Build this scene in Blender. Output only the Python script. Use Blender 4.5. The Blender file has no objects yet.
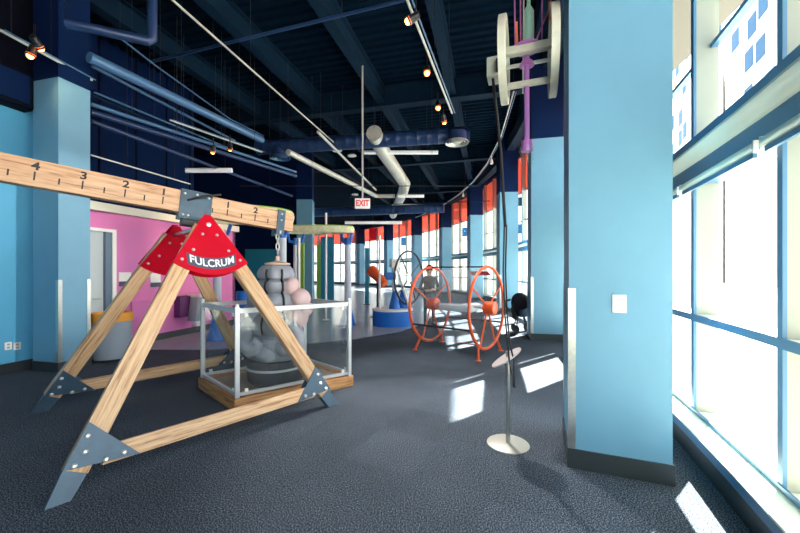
import bpy, bmesh, math, random
from mathutils import Vector, Matrix
random.seed(7)
C = bpy.context.scene.collection
PI = math.pi
FPX, HX, HY, EYE = 355.6, 400.0, 271.0, 1.6
V = Vector; UZ = V((0, 0, 1))

# ------------------------------------------------------------------ planning helpers
def gp(x, y, z=0.0):
    """point of the place at height z seen at photo position x, y"""
    d = FPX * (EYE - z) / (y - HY)
    return V(((x - HX) / FPX * d, d, z))
def at(x, y, d):
    return V(((x - HX) / FPX * d, d, EYE + (HY - y) / FPX * d))

# ------------------------------------------------------------------ materials
def lin(c):
    r = []
    for v in c:
        v = v / 255.0
        r.append(v / 12.92 if v <= 0.04045 else ((v + 0.055) / 1.055) ** 2.4)
    return tuple(r) + (1.0,)
def mat(name, rgb, rough=0.6, metal=0.0, spec=0.5, noise=0.0, nscale=8.0, bump=0.0, emit=None, estr=0.0):
    m = bpy.data.materials.new(name); m.use_nodes = True
    nt = m.node_tree; b = nt.nodes['Principled BSDF']
    b.inputs['Base Color'].default_value = lin(rgb)
    b.inputs['Roughness'].default_value = rough
    b.inputs['Metallic'].default_value = metal
    b.inputs['Specular IOR Level'].default_value = spec
    if emit:
        b.inputs['Emission Color'].default_value = lin(emit); b.inputs['Emission Strength'].default_value = estr
    if noise or bump:
        tc = nt.nodes.new('ShaderNodeTexCoord'); n = nt.nodes.new('ShaderNodeTexNoise')
        n.inputs['Scale'].default_value = nscale; n.inputs['Detail'].default_value = 4
        nt.links.new(tc.outputs['Object'], n.inputs['Vector'])
        if noise:
            r = nt.nodes.new('ShaderNodeValToRGB')
            c = lin(rgb)
            r.color_ramp.elements[0].position = 0.3; r.color_ramp.elements[1].position = 0.7
            r.color_ramp.elements[0].color = tuple(v * (1 - noise) for v in c[:3]) + (1,)
            r.color_ramp.elements[1].color = tuple(min(1, v * (1 + noise)) for v in c[:3]) + (1,)
            nt.links.new(n.outputs['Fac'], r.inputs['Fac']); nt.links.new(r.outputs['Color'], b.inputs['Base Color'])
        if bump:
            bp = nt.nodes.new('ShaderNodeBump'); bp.inputs['Strength'].default_value = bump; bp.inputs['Distance'].default_value = 0.02
            nt.links.new(n.outputs['Fac'], bp.inputs['Height']); nt.links.new(bp.outputs['Normal'], b.inputs['Normal'])
    return m
def wood(name, d, light=(214, 180, 142), dark=(140, 94, 58), mid=(194, 154, 114)):
    """laminated timber whose grain runs along direction d"""
    d = V(d).normalized()
    m = bpy.data.materials.new(name); m.use_nodes = True
    nt = m.node_tree; b = nt.nodes['Principled BSDF']; N = nt.nodes.new; L = nt.links.new
    tc = N('ShaderNodeTexCoord')
    dot = N('ShaderNodeVectorMath'); dot.operation = 'DOT_PRODUCT'; dot.inputs[1].default_value = d
    L(tc.outputs['Object'], dot.inputs[0])
    sc = N('ShaderNodeVectorMath'); sc.operation = 'SCALE'; sc.inputs[0].default_value = d * 0.94
    L(dot.outputs['Value'], sc.inputs['Scale'])
    sub = N('ShaderNodeVectorMath'); sub.operation = 'SUBTRACT'
    L(tc.outputs['Object'], sub.inputs[0]); L(sc.outputs[0], sub.inputs[1])
    n = N('ShaderNodeTexNoise'); n.inputs['Scale'].default_value = 42; n.inputs['Detail'].default_value = 6; n.inputs['Roughness'].default_value = 0.65
    L(sub.outputs[0], n.inputs['Vector'])
    r = N('ShaderNodeValToRGB'); e = r.color_ramp.elements
    e[0].position = 0.33; e[0].color = lin(dark); e[1].position = 0.62; e[1].color = lin(light)
    k = e.new(0.45); k.color = lin(mid)
    L(n.outputs['Fac'], r.inputs['Fac']); L(r.outputs['Color'], b.inputs['Base Color'])
    b.inputs['Roughness'].default_value = 0.5
    return m
def glass(name, tint=(255, 255, 255), gloss=0.06, haze=0.0, hazecol=(230, 235, 235), rough=0.02, film=False):
    m = bpy.data.materials.new(name); m.use_nodes = True
    nt = m.node_tree; nt.nodes.clear(); N = nt.nodes.new; L = nt.links.new
    out = N('ShaderNodeOutputMaterial'); t = N('ShaderNodeBsdfTransparent'); t.inputs['Color'].default_value = lin(tint)
    g = N('ShaderNodeBsdfGlossy'); g.inputs['Roughness'].default_value = rough
    mx = N('ShaderNodeMixShader'); mx.inputs[0].default_value = gloss
    L(t.outputs[0], mx.inputs[1]); L(g.outputs[0], mx.inputs[2])
    last = mx
    if haze:
        df = N('ShaderNodeBsdfTranslucent' if film else 'ShaderNodeBsdfDiffuse'); df.inputs['Color'].default_value = lin(hazecol)
        m2 = N('ShaderNodeMixShader'); m2.inputs[0].default_value = haze
        L(mx.outputs[0], m2.inputs[1]); L(df.outputs[0], m2.inputs[2]); last = m2
    L(last.outputs[0], out.inputs['Surface'])
    return m

# ------------------------------------------------------------------ mesh builder
class MB:
    def __init__(s): s.v = []; s.f = []; s.mi = []; s.cur = 0
    def add(s, vs, fs):
        o = len(s.v); s.v += [V(v) for v in vs]
        for f in fs: s.f.append([o + i for i in f]); s.mi.append(s.cur)
        return s
    def box(s, c, size, rz=0.0, ax=None):
        c = V(c); h = [d / 2 for d in size]
        if ax is None:
            cz, sz = math.cos(rz), math.sin(rz); ax = (V((cz, sz, 0)), V((-sz, cz, 0)), V((0, 0, 1)))
        vs = []
        for k in (-1, 1):
            for j in (-1, 1):
                for i in (-1, 1):
                    vs.append(c + ax[0] * (i * h[0]) + ax[1] * (j * h[1]) + ax[2] * (k * h[2]))
        return s.add(vs, [(0, 2, 3, 1), (4, 5, 7, 6), (0, 1, 5, 4), (2, 6, 7, 3), (0, 4, 6, 2), (1, 3, 7, 5)])
    def prism(s, poly, o, e1, e2, n, t0, t1):
        """polygon in plane (e1,e2) at o, extruded along n from t0 to t1"""
        o, e1, e2, n = V(o), V(e1), V(e2), V(n); k = len(poly)
        vs = [o + e1 * a + e2 * b + n * t0 for a, b in poly] + [o + e1 * a + e2 * b + n * t1 for a, b in poly]
        fs = [tuple(range(k - 1, -1, -1)), tuple(range(k, 2 * k))]
        fs += [(i, (i + 1) % k, k + (i + 1) % k, k + i) for i in range(k)]
        return s.add(vs, fs)
    def tube(s, pts, r, seg=10, closed=False, caps=True):
        pts = [V(p) for p in pts]; n = len(pts); rings = []
        rs = r if isinstance(r, (list, tuple)) else [r] * n
        prev = None
        for i, p in enumerate(pts):
            if closed: t = (pts[(i + 1) % n] - pts[i - 1])
            else: t = pts[min(i + 1, n - 1)] - pts[max(i - 1, 0)]
            t.normalize()
            if prev is None:
                a = V((0, 0, 1)) if abs(t.z) < 0.9 else V((1, 0, 0))
                u = t.cross(a).normalized()
            else:
                u = (prev - t * prev.dot(t)).normalized()
            prev = u; w = t.cross(u)
            rings.append([p + u * (rs[i] * math.cos(2 * PI * k / seg)) + w * (rs[i] * math.sin(2 * PI * k / seg)) for k in range(seg)])
        vs = [q for ring in rings for q in ring]; fs = []
        m = n if closed else n - 1
        for i in range(m):
            j = (i + 1) % n
            for k in range(seg):
                fs.append((i * seg + k, i * seg + (k + 1) % seg, j * seg + (k + 1) % seg, j * seg + k))
        if caps and not closed:
            fs.append(tuple(range(seg - 1, -1, -1))); fs.append(tuple((n - 1) * seg + k for k in range(seg)))
        return s.add(vs, fs)
    def lathe(s, prof, c=(0, 0, 0), ax=(0, 0, 1), seg=32, sx=1.0, sy=1.0):
        """profile of (r, h) turned about axis ax through c"""
        ax = V(ax).normalized(); a = V((1, 0, 0)) if abs(ax.x) < 0.8 else V((0, 1, 0))
        u = (a - ax * a.dot(ax)).normalized(); w = ax.cross(u); c = V(c); vs = []; fs = []; n = len(prof)
        for r, h in prof:
            for k in range(seg):
                t = 2 * PI * k / seg
                vs.append(c + ax * h + u * (r * sx * math.cos(t)) + w * (r * sy * math.sin(t)))
        for i in range(n - 1):
            for k in range(seg):
                fs.append((i * seg + k, i * seg + (k + 1) % seg, (i + 1) * seg + (k + 1) % seg, (i + 1) * seg + k))
        if prof[0][0] > 1e-5 and prof[0] != prof[-1]: fs.append(tuple(range(seg - 1, -1, -1)))
        if prof[-1][0] > 1e-5 and prof[0] != prof[-1]: fs.append(tuple((n - 1) * seg + k for k in range(seg)))
        return s.add(vs, fs)
    def ball(s, c, r, seg=16, rings=10, rot=None):
        c = V(c); r = r if isinstance(r, (tuple, list)) else (r, r, r); vs = []; fs = []
        for i in range(rings + 1):
            p = PI * i / rings
            for k in range(seg):
                t = 2 * PI * k / seg
                q = V((r[0] * math.sin(p) * math.cos(t), r[1] * math.sin(p) * math.sin(t), r[2] * math.cos(p)))
                if rot is not None: q = rot @ q
                vs.append(c + q)
        for i in range(rings):
            for k in range(seg):
                fs.append((i * seg + k, i * seg + (k + 1) % seg, (i + 1) * seg + (k + 1) % seg, (i + 1) * seg + k))
        return s.add(vs, fs)
    def build(s, name, m, parent=None, loc=None, bevel=0.0, smooth=True):
        """mesh from place coordinates; parent (or loc) gives the origin it is stored about"""
        root = parent
        while root is not None and root.parent is not None: root = root.parent
        if root is not None: M = (Matrix.Translation(root.location) @ root.rotation_euler.to_matrix().to_4x4()).inverted()
        elif loc is not None: M = Matrix.Translation(-V(loc))
        else: M = Matrix.Identity(4)
        bm = bmesh.new(); bv = [bm.verts.new(M @ v) for v in s.v]; bm.verts.ensure_lookup_table()
        for f, k in zip(s.f, s.mi):
            try:
                bf = bm.faces.new([bv[i] for i in f]); bf.material_index = k
            except ValueError: pass
        bmesh.ops.remove_doubles(bm, verts=bm.verts, dist=1e-5)
        bmesh.ops.recalc_face_normals(bm, faces=bm.faces)
        if bevel:
            es = [e for e in bm.edges if len(e.link_faces) == 2 and e.calc_face_angle(0) > 0.6]
            bmesh.ops.bevel(bm, geom=es, offset=bevel, segments=2, profile=0.5, affect='EDGES', clamp_overlap=True)
        me = bpy.data.meshes.new(name); bm.to_mesh(me); bm.free()
        for q in (m if isinstance(m, (list, tuple)) else [m]): me.materials.append(q)
        if smooth:
            for p in me.polygons: p.use_smooth = True
            me.set_sharp_from_angle(angle=math.radians(38))
        o = bpy.data.objects.new(name, me); C.objects.link(o)
        if parent is not None: o.parent = parent
        elif loc is not None: o.location = loc
        return o
def tag(o, label, cat, group=None):
    o['label'] = label; o['category'] = cat
    if group: o['group'] = group
    return o
def struct(o):
    o['kind'] = 'structure'; return o
def thing(name, label, cat, loc=(0, 0, 0), rz=0.0, group=None):
    o = bpy.data.objects.new(name, None); C.objects.link(o); o.empty_display_size = 0.1
    o.location = loc; o.rotation_euler = (0, 0, rz)
    return tag(o, label, cat, group)
def copy_tree(o, parent=None):
    c = o.copy(); C.objects.link(c)
    if parent is not None: c.parent = parent
    for ch in list(o.children): copy_tree(ch, c)
    return c
def text_mesh(txt, size, depth=0.002, bold=0.0):
    cu = bpy.data.curves.new('lettering', 'FONT'); cu.body = txt; cu.size = size
    cu.align_x = 'CENTER'; cu.align_y = 'CENTER'; cu.extrude = depth; cu.offset = bold
    o = bpy.data.objects.new('lettering', cu); C.objects.link(o)
    dg = bpy.context.evaluated_depsgraph_get(); me = o.evaluated_get(dg).to_mesh()
    vs = [v.co.copy() for v in me.vertices]; fs = [tuple(p.vertices) for p in me.polygons]
    o.evaluated_get(dg).to_mesh_clear(); bpy.data.objects.remove(o); bpy.data.curves.remove(cu)
    return vs, fs
def lettering(mb, txt, size, o, e1, e2, n, bold=0.0, bend=0.0, sx=1.0):
    vs, fs = text_mesh(txt, size, 0.0015, bold); o, e1, e2, n = V(o), V(e1), V(e2), V(n)
    return mb.add([o + e1 * (v.x * sx) + e2 * (v.y + bend * v.x * v.x) + n * v.z for v in vs], fs)

# ------------------------------------------------------------------ palette
M = {}
M['blue'] = mat('light_blue_paint', (104, 156, 184), 0.55, noise=0.03, nscale=3)
M['navy'] = mat('navy_paint', (8, 32, 72), 0.7, spec=0.08)
M['wallblue'] = mat('wall_blue_paint', (84, 172, 214), 0.6, noise=0.04, nscale=2)
M['pink'] = mat('orchid_pink_paint', (222, 126, 190), 0.6, noise=0.03, nscale=2)
M['base'] = mat('dark_rubber_baseboard', (48, 56, 60), 0.4)
M['steel'] = mat('brushed_steel', (196, 196, 190), 0.28, 1.0, noise=0.08, nscale=30)
M['cream'] = mat('cream_metal', (226, 226, 208), 0.5)
M['railblue'] = mat('blue_window_metal', (62, 112, 146), 0.4)
M['dark'] = mat('near_black_navy', (6, 12, 26), 0.7, spec=0.1)
M['deck'] = mat('dark_navy_ceiling', (4, 24, 40), 0.8, spec=0.05, noise=0.2, nscale=6)
M['beam'] = mat('navy_steel_beam', (8, 34, 54), 0.7, spec=0.12, noise=0.2, nscale=5)
M['ductblue'] = mat('navy_duct_paint', (30, 56, 98), 0.35, noise=0.15, nscale=4)
M['pipeblue'] = mat('blue_pipe_paint', (66, 108, 150), 0.3)
M['galv'] = mat('galvanised_duct', (196, 198, 190), 0.4, 0.3, noise=0.08, nscale=6)
M['white'] = mat('white_plastic', (236, 236, 232), 0.45)
M['tube'] = mat('lamp_diffuser', (240, 240, 235), 0.5, emit=(220, 235, 255), estr=0.25)
M['black'] = mat('black_rubber', (16, 16, 18), 0.5)
M['blackmetal'] = mat('black_metal', (22, 24, 28), 0.4)
M['gusset'] = mat('dark_blue_grey_steel', (62, 84, 102), 0.4, 0.2, noise=0.12, nscale=12)
M['red'] = mat('crimson_paint', (186, 4, 34), 0.4, spec=0.1, noise=0.06, nscale=5)
M['labelgrey'] = mat('slate_label', (62, 66, 92), 0.5)
M['bolt'] = mat('zinc_bolt', (206, 208, 206), 0.3, 0.6)
M['alu'] = mat('pale_aluminium', (206, 210, 212), 0.35, 0.25)
M['orange'] = mat('orange_powder_coat', (236, 92, 42), 0.35)
M['redpad'] = mat('dark_red_pad', (176, 44, 62), 0.5)
M['acry'] = glass('clear_acrylic', (250, 252, 252), 0.035, 0.012)
M['acry2'] = glass('clear_drum_skin', (248, 250, 252), 0.05, 0.10)
M['pane'] = glass('clear_window_glass', (250, 253, 252), 0.04)
M['tint'] = glass('grey_tinted_glass', (150, 146, 136), 0.05)
M['redglass'] = glass('red_film_glass', (206, 136, 124), 0.04, 0.22, (240, 150, 130), film=True)
M['grey'] = mat('grey_sculpture', (146, 150, 160), 0.5, noise=0.12, nscale=5, bump=0.15)
M['pinkgrey'] = mat('pinkish_sculpture', (206, 176, 176), 0.5, noise=0.08, nscale=6, bump=0.1)
M['drum'] = mat('dark_drum', (46, 50, 60), 0.55, noise=0.3, nscale=9)
M['purple'] = mat('purple_paint', (176, 112, 188), 0.4)
M['hoist'] = mat('aged_cream_metal', (196, 194, 178), 0.45, noise=0.08, nscale=12)
M['rope'] = mat('purple_rope', (168, 92, 150), 0.7)
M['orope'] = mat('orange_rope', (226, 120, 70), 0.7)
M['mint'] = mat('mint_green_paint', (150, 196, 180), 0.4)
M['yellow'] = mat('yellow_plastic', (232, 160, 44), 0.45)
M['bin'] = mat('grey_bin_plastic', (150, 164, 176), 0.45)
M['teal'] = mat('teal_panel', (22, 120, 150), 0.5)
M['green'] = mat('lime_panel', (150, 190, 60), 0.5)
M['midblue'] = mat('strong_blue_paint', (8, 104, 196), 0.4)
M['track'] = mat('pale_track', (214, 216, 176), 0.5, noise=0.15, nscale=10)
M['polegrey'] = mat('pale_grey_pole', (190, 198, 210), 0.4)
M['lamp'] = mat('warm_lamp', (255, 200, 140), 0.5, emit=(255, 150, 70), estr=14.0)
M['lens'] = mat('warm_halo_glass', (255, 170, 90), 0.5, emit=(255, 80, 30), estr=2.2)
M['skin'] = mat('skin', (206, 160, 136), 0.55)
M['shirt'] = mat('dark_grey_shirt', (30, 34, 46), 0.8)
M['trouser'] = mat('grey_trousers', (84, 86, 96), 0.8)
M['hair'] = mat('dark_hair', (40, 32, 30), 0.6)
M['jacket'] = mat('dark_navy_fabric', (24, 28, 42), 0.8, noise=0.2, nscale=20)
M['doorgrey'] = mat('pale_grey_door', (186, 200, 204), 0.5)
M['jamb'] = mat('slate_blue_jamb', (92, 116, 136), 0.5)
M['facade'] = mat('white_facade', (236, 234, 230), 0.8, noise=0.02, nscale=1)
M['facadewin'] = mat('blue_facade_window', (26, 70, 104), 0.5, spec=0.1)
M['pave'] = mat('pale_pavement', (176, 174, 168), 0.9)
M['soffit'] = mat('beige_soffit', (92, 88, 80), 0.7)
M['shade'] = mat('grey_shade_cloth', (150, 152, 150), 0.8)
M['fin'] = mat('grey_cream_fin', (146, 148, 136), 0.6)
M['concrete'] = mat('polished_concrete', (150, 156, 170), 0.25, noise=0.06, nscale=1.5)
M['exitred'] = mat('exit_letter_red', (214, 36, 40), 0.5, emit=(220, 30, 30), estr=0.4)
M['exitwhite'] = mat('exit_face_white', (228, 224, 222), 0.5, emit=(255, 245, 240), estr=0.25)

def carpet():
    m = bpy.data.materials.new('speckled_carpet_tile'); m.use_nodes = True
    nt = m.node_tree; b = nt.nodes['Principled BSDF']; N = nt.nodes.new; L = nt.links.new
    tc = N('ShaderNodeTexCoord'); mp = N('ShaderNodeMapping'); mp.inputs['Rotation'].default_value = (0, 0, math.radians(28))
    L(tc.outputs['Object'], mp.inputs['Vector'])
    sn = N('ShaderNodeVectorMath'); sn.operation = 'SNAP'; sn.inputs[1].default_value = (0.62, 0.62, 0.62)
    L(mp.outputs[0], sn.inputs[0])
    wn = N('ShaderNodeTexWhiteNoise'); wn.noise_dimensions = '2D'; L(sn.outputs[0], wn.inputs['Vector'])
    r1 = N('ShaderNodeMapRange'); r1.inputs['To Min'].default_value = 0.9; r1.inputs['To Max'].default_value = 1.1
    L(wn.outputs['Value'], r1.inputs['Value'])
    n1 = N('ShaderNodeTexNoise'); n1.inputs['Scale'].default_value = 110; n1.inputs['Detail'].default_value = 3; n1.inputs['Roughness'].default_value = 0.7
    L(tc.outputs['Object'], n1.inputs['Vector'])
    cr = N('ShaderNodeValToRGB'); e = cr.color_ramp.elements
    e[0].position = 0.36; e[0].color = lin((17, 24, 32)); e[1].position = 0.66; e[1].color = lin((142, 151, 163))
    k = e.new(0.5); k.color = lin((48, 60, 74))
    L(n1.outputs['Fac'], cr.inputs['Fac'])
    n2 = N('ShaderNodeTexNoise'); n2.inputs['Scale'].default_value = 1.1; n2.inputs['Detail'].default_value = 3
    L(tc.outputs['Object'], n2.inputs['Vector'])
    r2 = N('ShaderNodeMapRange'); r2.inputs['From Min'].default_value = 0.3; r2.inputs['From Max'].default_value = 0.7; r2.inputs['To Min'].default_value = 0.85; r2.inputs['To Max'].default_value = 1.15
    L(n2.outputs['Fac'], r2.inputs['Value'])
    mu = N('ShaderNodeMath'); mu.operation = 'MULTIPLY'; L(r1.outputs[0], mu.inputs[0]); L(r2.outputs[0], mu.inputs[1])
    sc = N('ShaderNodeVectorMath'); sc.operation = 'SCALE'; L(cr.outputs['Color'], sc.inputs[0]); L(mu.outputs[0], sc.inputs['Scale'])
    L(sc.outputs[0], b.inputs['Base Color'])
    b.inputs['Roughness'].default_value = 0.8; b.inputs['Specular IOR Level'].default_value = 0.08
    bp = N('ShaderNodeBump'); bp.inputs['Strength'].default_value = 0.5; bp.inputs['Distance'].default_value = 0.01
    L(n1.outputs['Fac'], bp.inputs['Height']); L(bp.outputs['Normal'], b.inputs['Normal'])
    return m
M['carpet'] = carpet()

# ------------------------------------------------------------------ the curved facade
TH0 = math.radians(21.7); KAP = math.radians(8.8) / 5.6; RAD = 1 / KAP
P1 = V((1.38, 2.906, 0)); CEN = P1 - V((math.cos(TH0), -math.sin(TH0), 0)) * RAD
def th(s): return TH0 - KAP * s
def arc(s, n, z=0.0):
    t = th(s); return CEN + V((math.cos(t), -math.sin(t), 0)) * (RAD + n) + V((0, 0, z))
def tang(s): return V((math.sin(th(s)), math.cos(th(s)), 0))
def outw(s): return V((math.cos(th(s)), -math.sin(th(s)), 0))
S0, S1 = -9.9, 53.5
def sweep(mb, prof, s0=S0, s1=S1, ds=0.7):
    n = max(1, int(round((s1 - s0) / ds))); k = len(prof); vs = []; fs = []
    for i in range(n + 1):
        s = s0 + (s1 - s0) * i / n
        vs += [arc(s, a, z) for a, z in prof]
    for i in range(n):
        for j in range(k):
            fs.append((i * k + j, i * k + (j + 1) % k, (i + 1) * k + (j + 1) % k, (i + 1) * k + j))
    fs.append(tuple(range(k))); fs.append(tuple(n * k + j for j in range(k - 1, -1, -1)))
    return mb.add(vs, fs)
def rect(n0, n1, z0, z1): return [(n0, z0), (n1, z0), (n1, z1), (n0, z1)]

struct(sweep(MB(), rect(0.99, 1.38, -0.05, 0.155)).build('baseboard_right', M['base']))
struct(sweep(MB(), rect(0.985, 1.26, 0.155, 0.222)).build('wall_right', M['railblue']))
struct(sweep(MB(), [(0.985, 0.222), (1.40, 0.222), (1.40, 0.245), (0.985, 0.236)]).build('trim_1', M['cream']))
struct(sweep(MB(), rect(1.165, 1.18, 0.243, 0.275)).build('trim_2', M['railblue']))
struct(sweep(MB(), rect(1.165, 1.18, 1.12, 1.185)).build('trim_3', M['railblue']))
struct(sweep(MB(), rect(1.18, 1.37, 1.125, 1.18)).build('trim_14', M['cream']))
struct(sweep(MB(), rect(1.13, 1.38, 2.44, 2.60)).build('trim_4', M['railblue']))
struct(sweep(MB(), [(1.14, 2.60), (1.30, 2.60), (1.30, 2.71), (1.10, 2.71), (1.03, 2.70), (1.01, 2.665), (1.03, 2.63), (1.10, 2.60)]).build('trim_5', M['cream']))
struct(sweep(MB(), rect(1.09, 1.38, 2.71, 2.82)).build('trim_6', M['railblue']))
struct(sweep(MB(), rect(1.31, 1.37, 3.735, 3.775)).build('trim_7', M['railblue']))
struct(sweep(MB(), rect(1.31, 1.37, 4.98, 5.02)).build('trim_8', M['railblue']))
struct(sweep(MB(), rect(1.10, 1.38, 6.6, 7.4)).build('wall_right', M['navy']))
struct(sweep(MB(), rect(1.38, 4.2, 7.2, 7.4)).build('trim_13', M['soffit'], smooth=False))
struct(sweep(MB(), rect(0.25, 0.55, 6.25, 6.7)).build('trim_9', M['beam']))

# window bays: one unit, then copies stretched to their bay
CH = 1.446
def make_window():
    r = bpy.data.objects.new('window_1', None); C.objects.link(r); r.empty_display_size = 0.1; r['kind'] = 'structure'
    w = CH - 0.05
    def pane(z0, z1, m, name='pane'):
        MB().box((0.025, 0.155, (z0 + z1) / 2), (w, 0.012, z1 - z0 - 0.004)).build(name, m, r, smooth=False)
    pane(0.26, 1.125, M['pane']); pane(1.185, 2.44, M['pane']); pane(2.82, 3.735, M['pane']); pane(3.775, 4.98, M['pane'])
    pane(5.02, 6.6, M['redglass'], 'red_pane')
    MB().box((-CH / 2, -0.014, 3.42), (0.06, 0.022, 6.35)).build('mullion_cap', M['railblue'], r, smooth=False)
    MB().box((-CH / 2, 0.087, 3.42), (0.045, 0.18, 6.35)).build('mullion', M['fin'], r, smooth=False)
    return r
def make_blind():
    r = thing('roller_blind', '', 'blind')
    MB().tube([(-CH / 2 + .05, -0.115, 2.405), (CH / 2 - .05, -0.115, 2.405)], 0.03, 12).build('roller_tube', M['cream'], r)
    MB().box((0, -0.115, 2.352), (CH - .14, 0.022, 0.035)).build('bottom_bar', M['railblue'], r)
    for q in (-1, 1): MB().box((q * (CH / 2 - .04), -0.1, 2.40), (0.012, 0.075, 0.08)).build('bracket', M['white'], r)
    return r
W0 = make_window(); B0 = make_blind(); blinds = ['roller blind rolled up above the window right beside the blue pillar with switch plate',
  'roller blind rolled up under the header at the right edge of the photo', 'roller blind rolled up above the window behind the nearest pillar']
k = 0
ml = [-.27 - 1.4 * q for q in range(7, 0, -1)] + [-.27, 1.03, 2.45, 3.90, 5.42] + [6.8 + 1.4 * q for q in range(34)]
SC_ = ml[1]
struct(sweep(MB(), rect(1.12, 1.38, 0.245, 6.6), S0, SC_).build('wall_right', M['wallblue']))  # unseen solid stretch, added instead of windows to cut light from behind
for i in range(-6, len(ml) - 8):
    s, s2 = ml[i + 7], ml[i + 8]; sm = (s + s2) / 2
    o = W0 if k == 0 else copy_tree(W0)
    o.name = 'window_%d' % (k + 1); k += 1
    o.location = arc(sm, 1.19); o.rotation_euler = (0, 0, PI / 2 - th(sm))
    o.scale = ((s2 - s) * (RAD + 1.19) / RAD / CH, -1, 1)      # local x runs along the wall, local y outward
    if i in (2, 4):
        r = thing('roller_blind', 'lowered grey roller shade on the window %s' % ('hidden just behind the nearest blue pillar' if i == 2 else 'beside the second blue pillar'), 'blind', arc(sm, 1.08), 0, None); CW = (s2 - s) * (RAD + 1.19) / RAD
        e = tang(sm); c0 = arc(sm, 1.10)
        for z0, z1 in ((.27, 2.42), (2.83, 3.72)):
            x0, x1 = (-CW / 2 + .01, CW / 2 - .01) if i == 2 else (-CW / 2 - .02, CW / 2 + .02)
            MB().prism([(x0, z0), (x1, z0), (x1, z1), (x0, z1)], c0, e, UZ, outw(sm), 0, .004).build('shade_cloth', M['shade'], r, smooth=False)
            MB().tube([c0 + e * (-CW / 2 + .03) + UZ * (z1 - .01), c0 + e * (CW / 2 - .03) + UZ * (z1 - .01)], .022, 10).build('roller_tube', M['cream'], r)
    if i in (0, -1, 1):
        b = B0 if i == 0 else copy_tree(B0)
        b.location = arc(sm, 1.19); b.rotation_euler = (0, 0, PI / 2 - th(sm)); b.scale = (o.scale[0], -1, 1)
        b['label'] = blinds[{0: 0, -1: 1, 1: 2}[i]]; b['group'] = 'roller blinds under the window header'

# ------------------------------------------------------------------ room shell
HD = math.radians(14.2); EH = V((math.sin(HD), math.cos(HD), 0)); EL = V((math.cos(HD), -math.sin(HD), 0)); UZ = V((0, 0, 1))
WL = V((-5.76, 7.53, 0))
def wl(d, off=0.0, z=0.0): return WL + EH * d + EL * off + UZ * z
arcpts = [arc(S0 + (S1 - S0) * i / 60, 1.36) for i in range(61)]
left_near = wl(-13.5); left_near.y = -6.0
back = arc(S0, 1.36)
fl = MB(); outline = arcpts + [V((-17, arcpts[-1].y, 0)), V((-17, -6.5, 0)), V((back.x, -6.5, 0))]
fl.add(outline, [tuple(range(len(outline)))])
struct(fl.build('floor', M['carpet'], smooth=False))
fc = MB(); pts = [(-9, 7.35), (-5.5, 7.25), (-4.05, 7.2), (-2.5, 7.6), (-1.15, 8.25), (0, 9.37), (.75, 10.8), (1.2, 13), (1.4, 18), (1.0, 30), (-8, 40), (-12, 40)]
fc.prism(pts, (0, 0, 0), (1, 0, 0), (0, 1, 0), (0, 0, 1), 0.0, 0.006)
struct(fc.build('floor', M['concrete'], smooth=False))

# ribbed deck, clipped at the facade
def vmax(u, n):
    p = EH * u - CEN; p.z = 0; b = p.dot(EL); c = p.dot(p) - (RAD + n) ** 2; q = b * b - c
    return None if q < 0 else -b + math.sqrt(q)
dk = MB(); prof = []; u = -9.0
while u < 42:
    prof += [(u, 7.16), (u + .09, 7.16), (u + .125, 7.1), (u + .215, 7.1)]; u += .25
vs = []; fs = []
for u, z in prof:
    vm = vmax(u, 1.2) or 0.0
    vs += [EH * u + EL * (-20) + UZ * z, EH * u + EL * vm + UZ * z]
for i in range(len(prof) - 1): fs.append((2 * i, 2 * i + 1, 2 * i + 3, 2 * i + 2))
dk.add(vs, fs); struct(dk.build('ceiling', M['deck'], smooth=False))
# steel beams under the deck
def ibeam(a, b, h=0.5, w=0.24, top=7.1):
    m = MB(); d = (b - a); L = d.length; d.normalize(); sd = d.cross(UZ)
    o = V((a.x, a.y, 0))
    for (z0, z1, hw) in ((top - .04, top, w / 2), (top - h + .04, top - .04, .03), (top - h, top - h + .04, w / 2)):
        m.prism([(-hw, z0), (hw, z0), (hw, z1), (-hw, z1)], o, sd, UZ, d, 0, L)
    return m
def uv(u, v): return EH * u + EL * v
for v in (-7.3, -5.2, -3.15, -1.05, 1.05, 3.1):
    m = ibeam(uv(-6, v), uv(min(40, 33 + v), v))
    if v > 0.5:
        e = 12.5 if v > 2 else 30; m = ibeam(uv(1.8 if v > 2 else -1, v), uv(e, v))
    struct(m.build('ceiling_beam', M['beam'], smooth=False))
for u, v0, v1 in ((10.2, -9, 3.7), (4.6, -9, -2.2), (16, -9, 4.6), (22, -9, 4.2), (28, -9, 2.4)):
    struct(ibeam(uv(u, v0), uv(u, v1), 0.62, 0.28).build('ceiling_beam', M['beam'], smooth=False))

def wallseg(a, b, z0, z1, m, name, t=0.12):
    d = V((b.x - a.x, b.y - a.y, 0)); L = d.length; d.normalize(); sd = V((-d.y, d.x, 0))
    return struct(MB().prism([(0, z0), (L, z0), (L, z1), (0, z1)], V((a.x, a.y, 0)), d, UZ, sd, 0, t).build(name, m, smooth=False))
DW = -1.22; DP = 3.27
wallseg(left_near, wl(DW), 0, 4.7, M['wallblue'], 'wall_left')
wallseg(left_near, wl(DW), 4.7, 7.2, M['dark'], 'wall_left')
wallseg(wl(DW - .02), wl(-1.2), 0, 2.77, M['pink'], 'wall_left'); wallseg(wl(-.30), wl(DP), 0, 2.77, M['pink'], 'wall_left')
wallseg(wl(-1.2), wl(-.30), 2.42, 2.77, M['pink'], 'wall_left')
bs = struct(MB().prism([(-.02, 0), (-.02, .155), (0, .155), (0, 0)], left_near, -EL, UZ, EH, 0, (wl(-1.1) - left_near).length).build('baseboard_left', M['base'], smooth=False))
struct(MB().prism([(-.02, 0), (-.02, .155), (0, .155), (0, 0)], wl(-.1), -EL, UZ, EH, 0, DP + .1).build('baseboard_left', M['base'], smooth=False))
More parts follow.
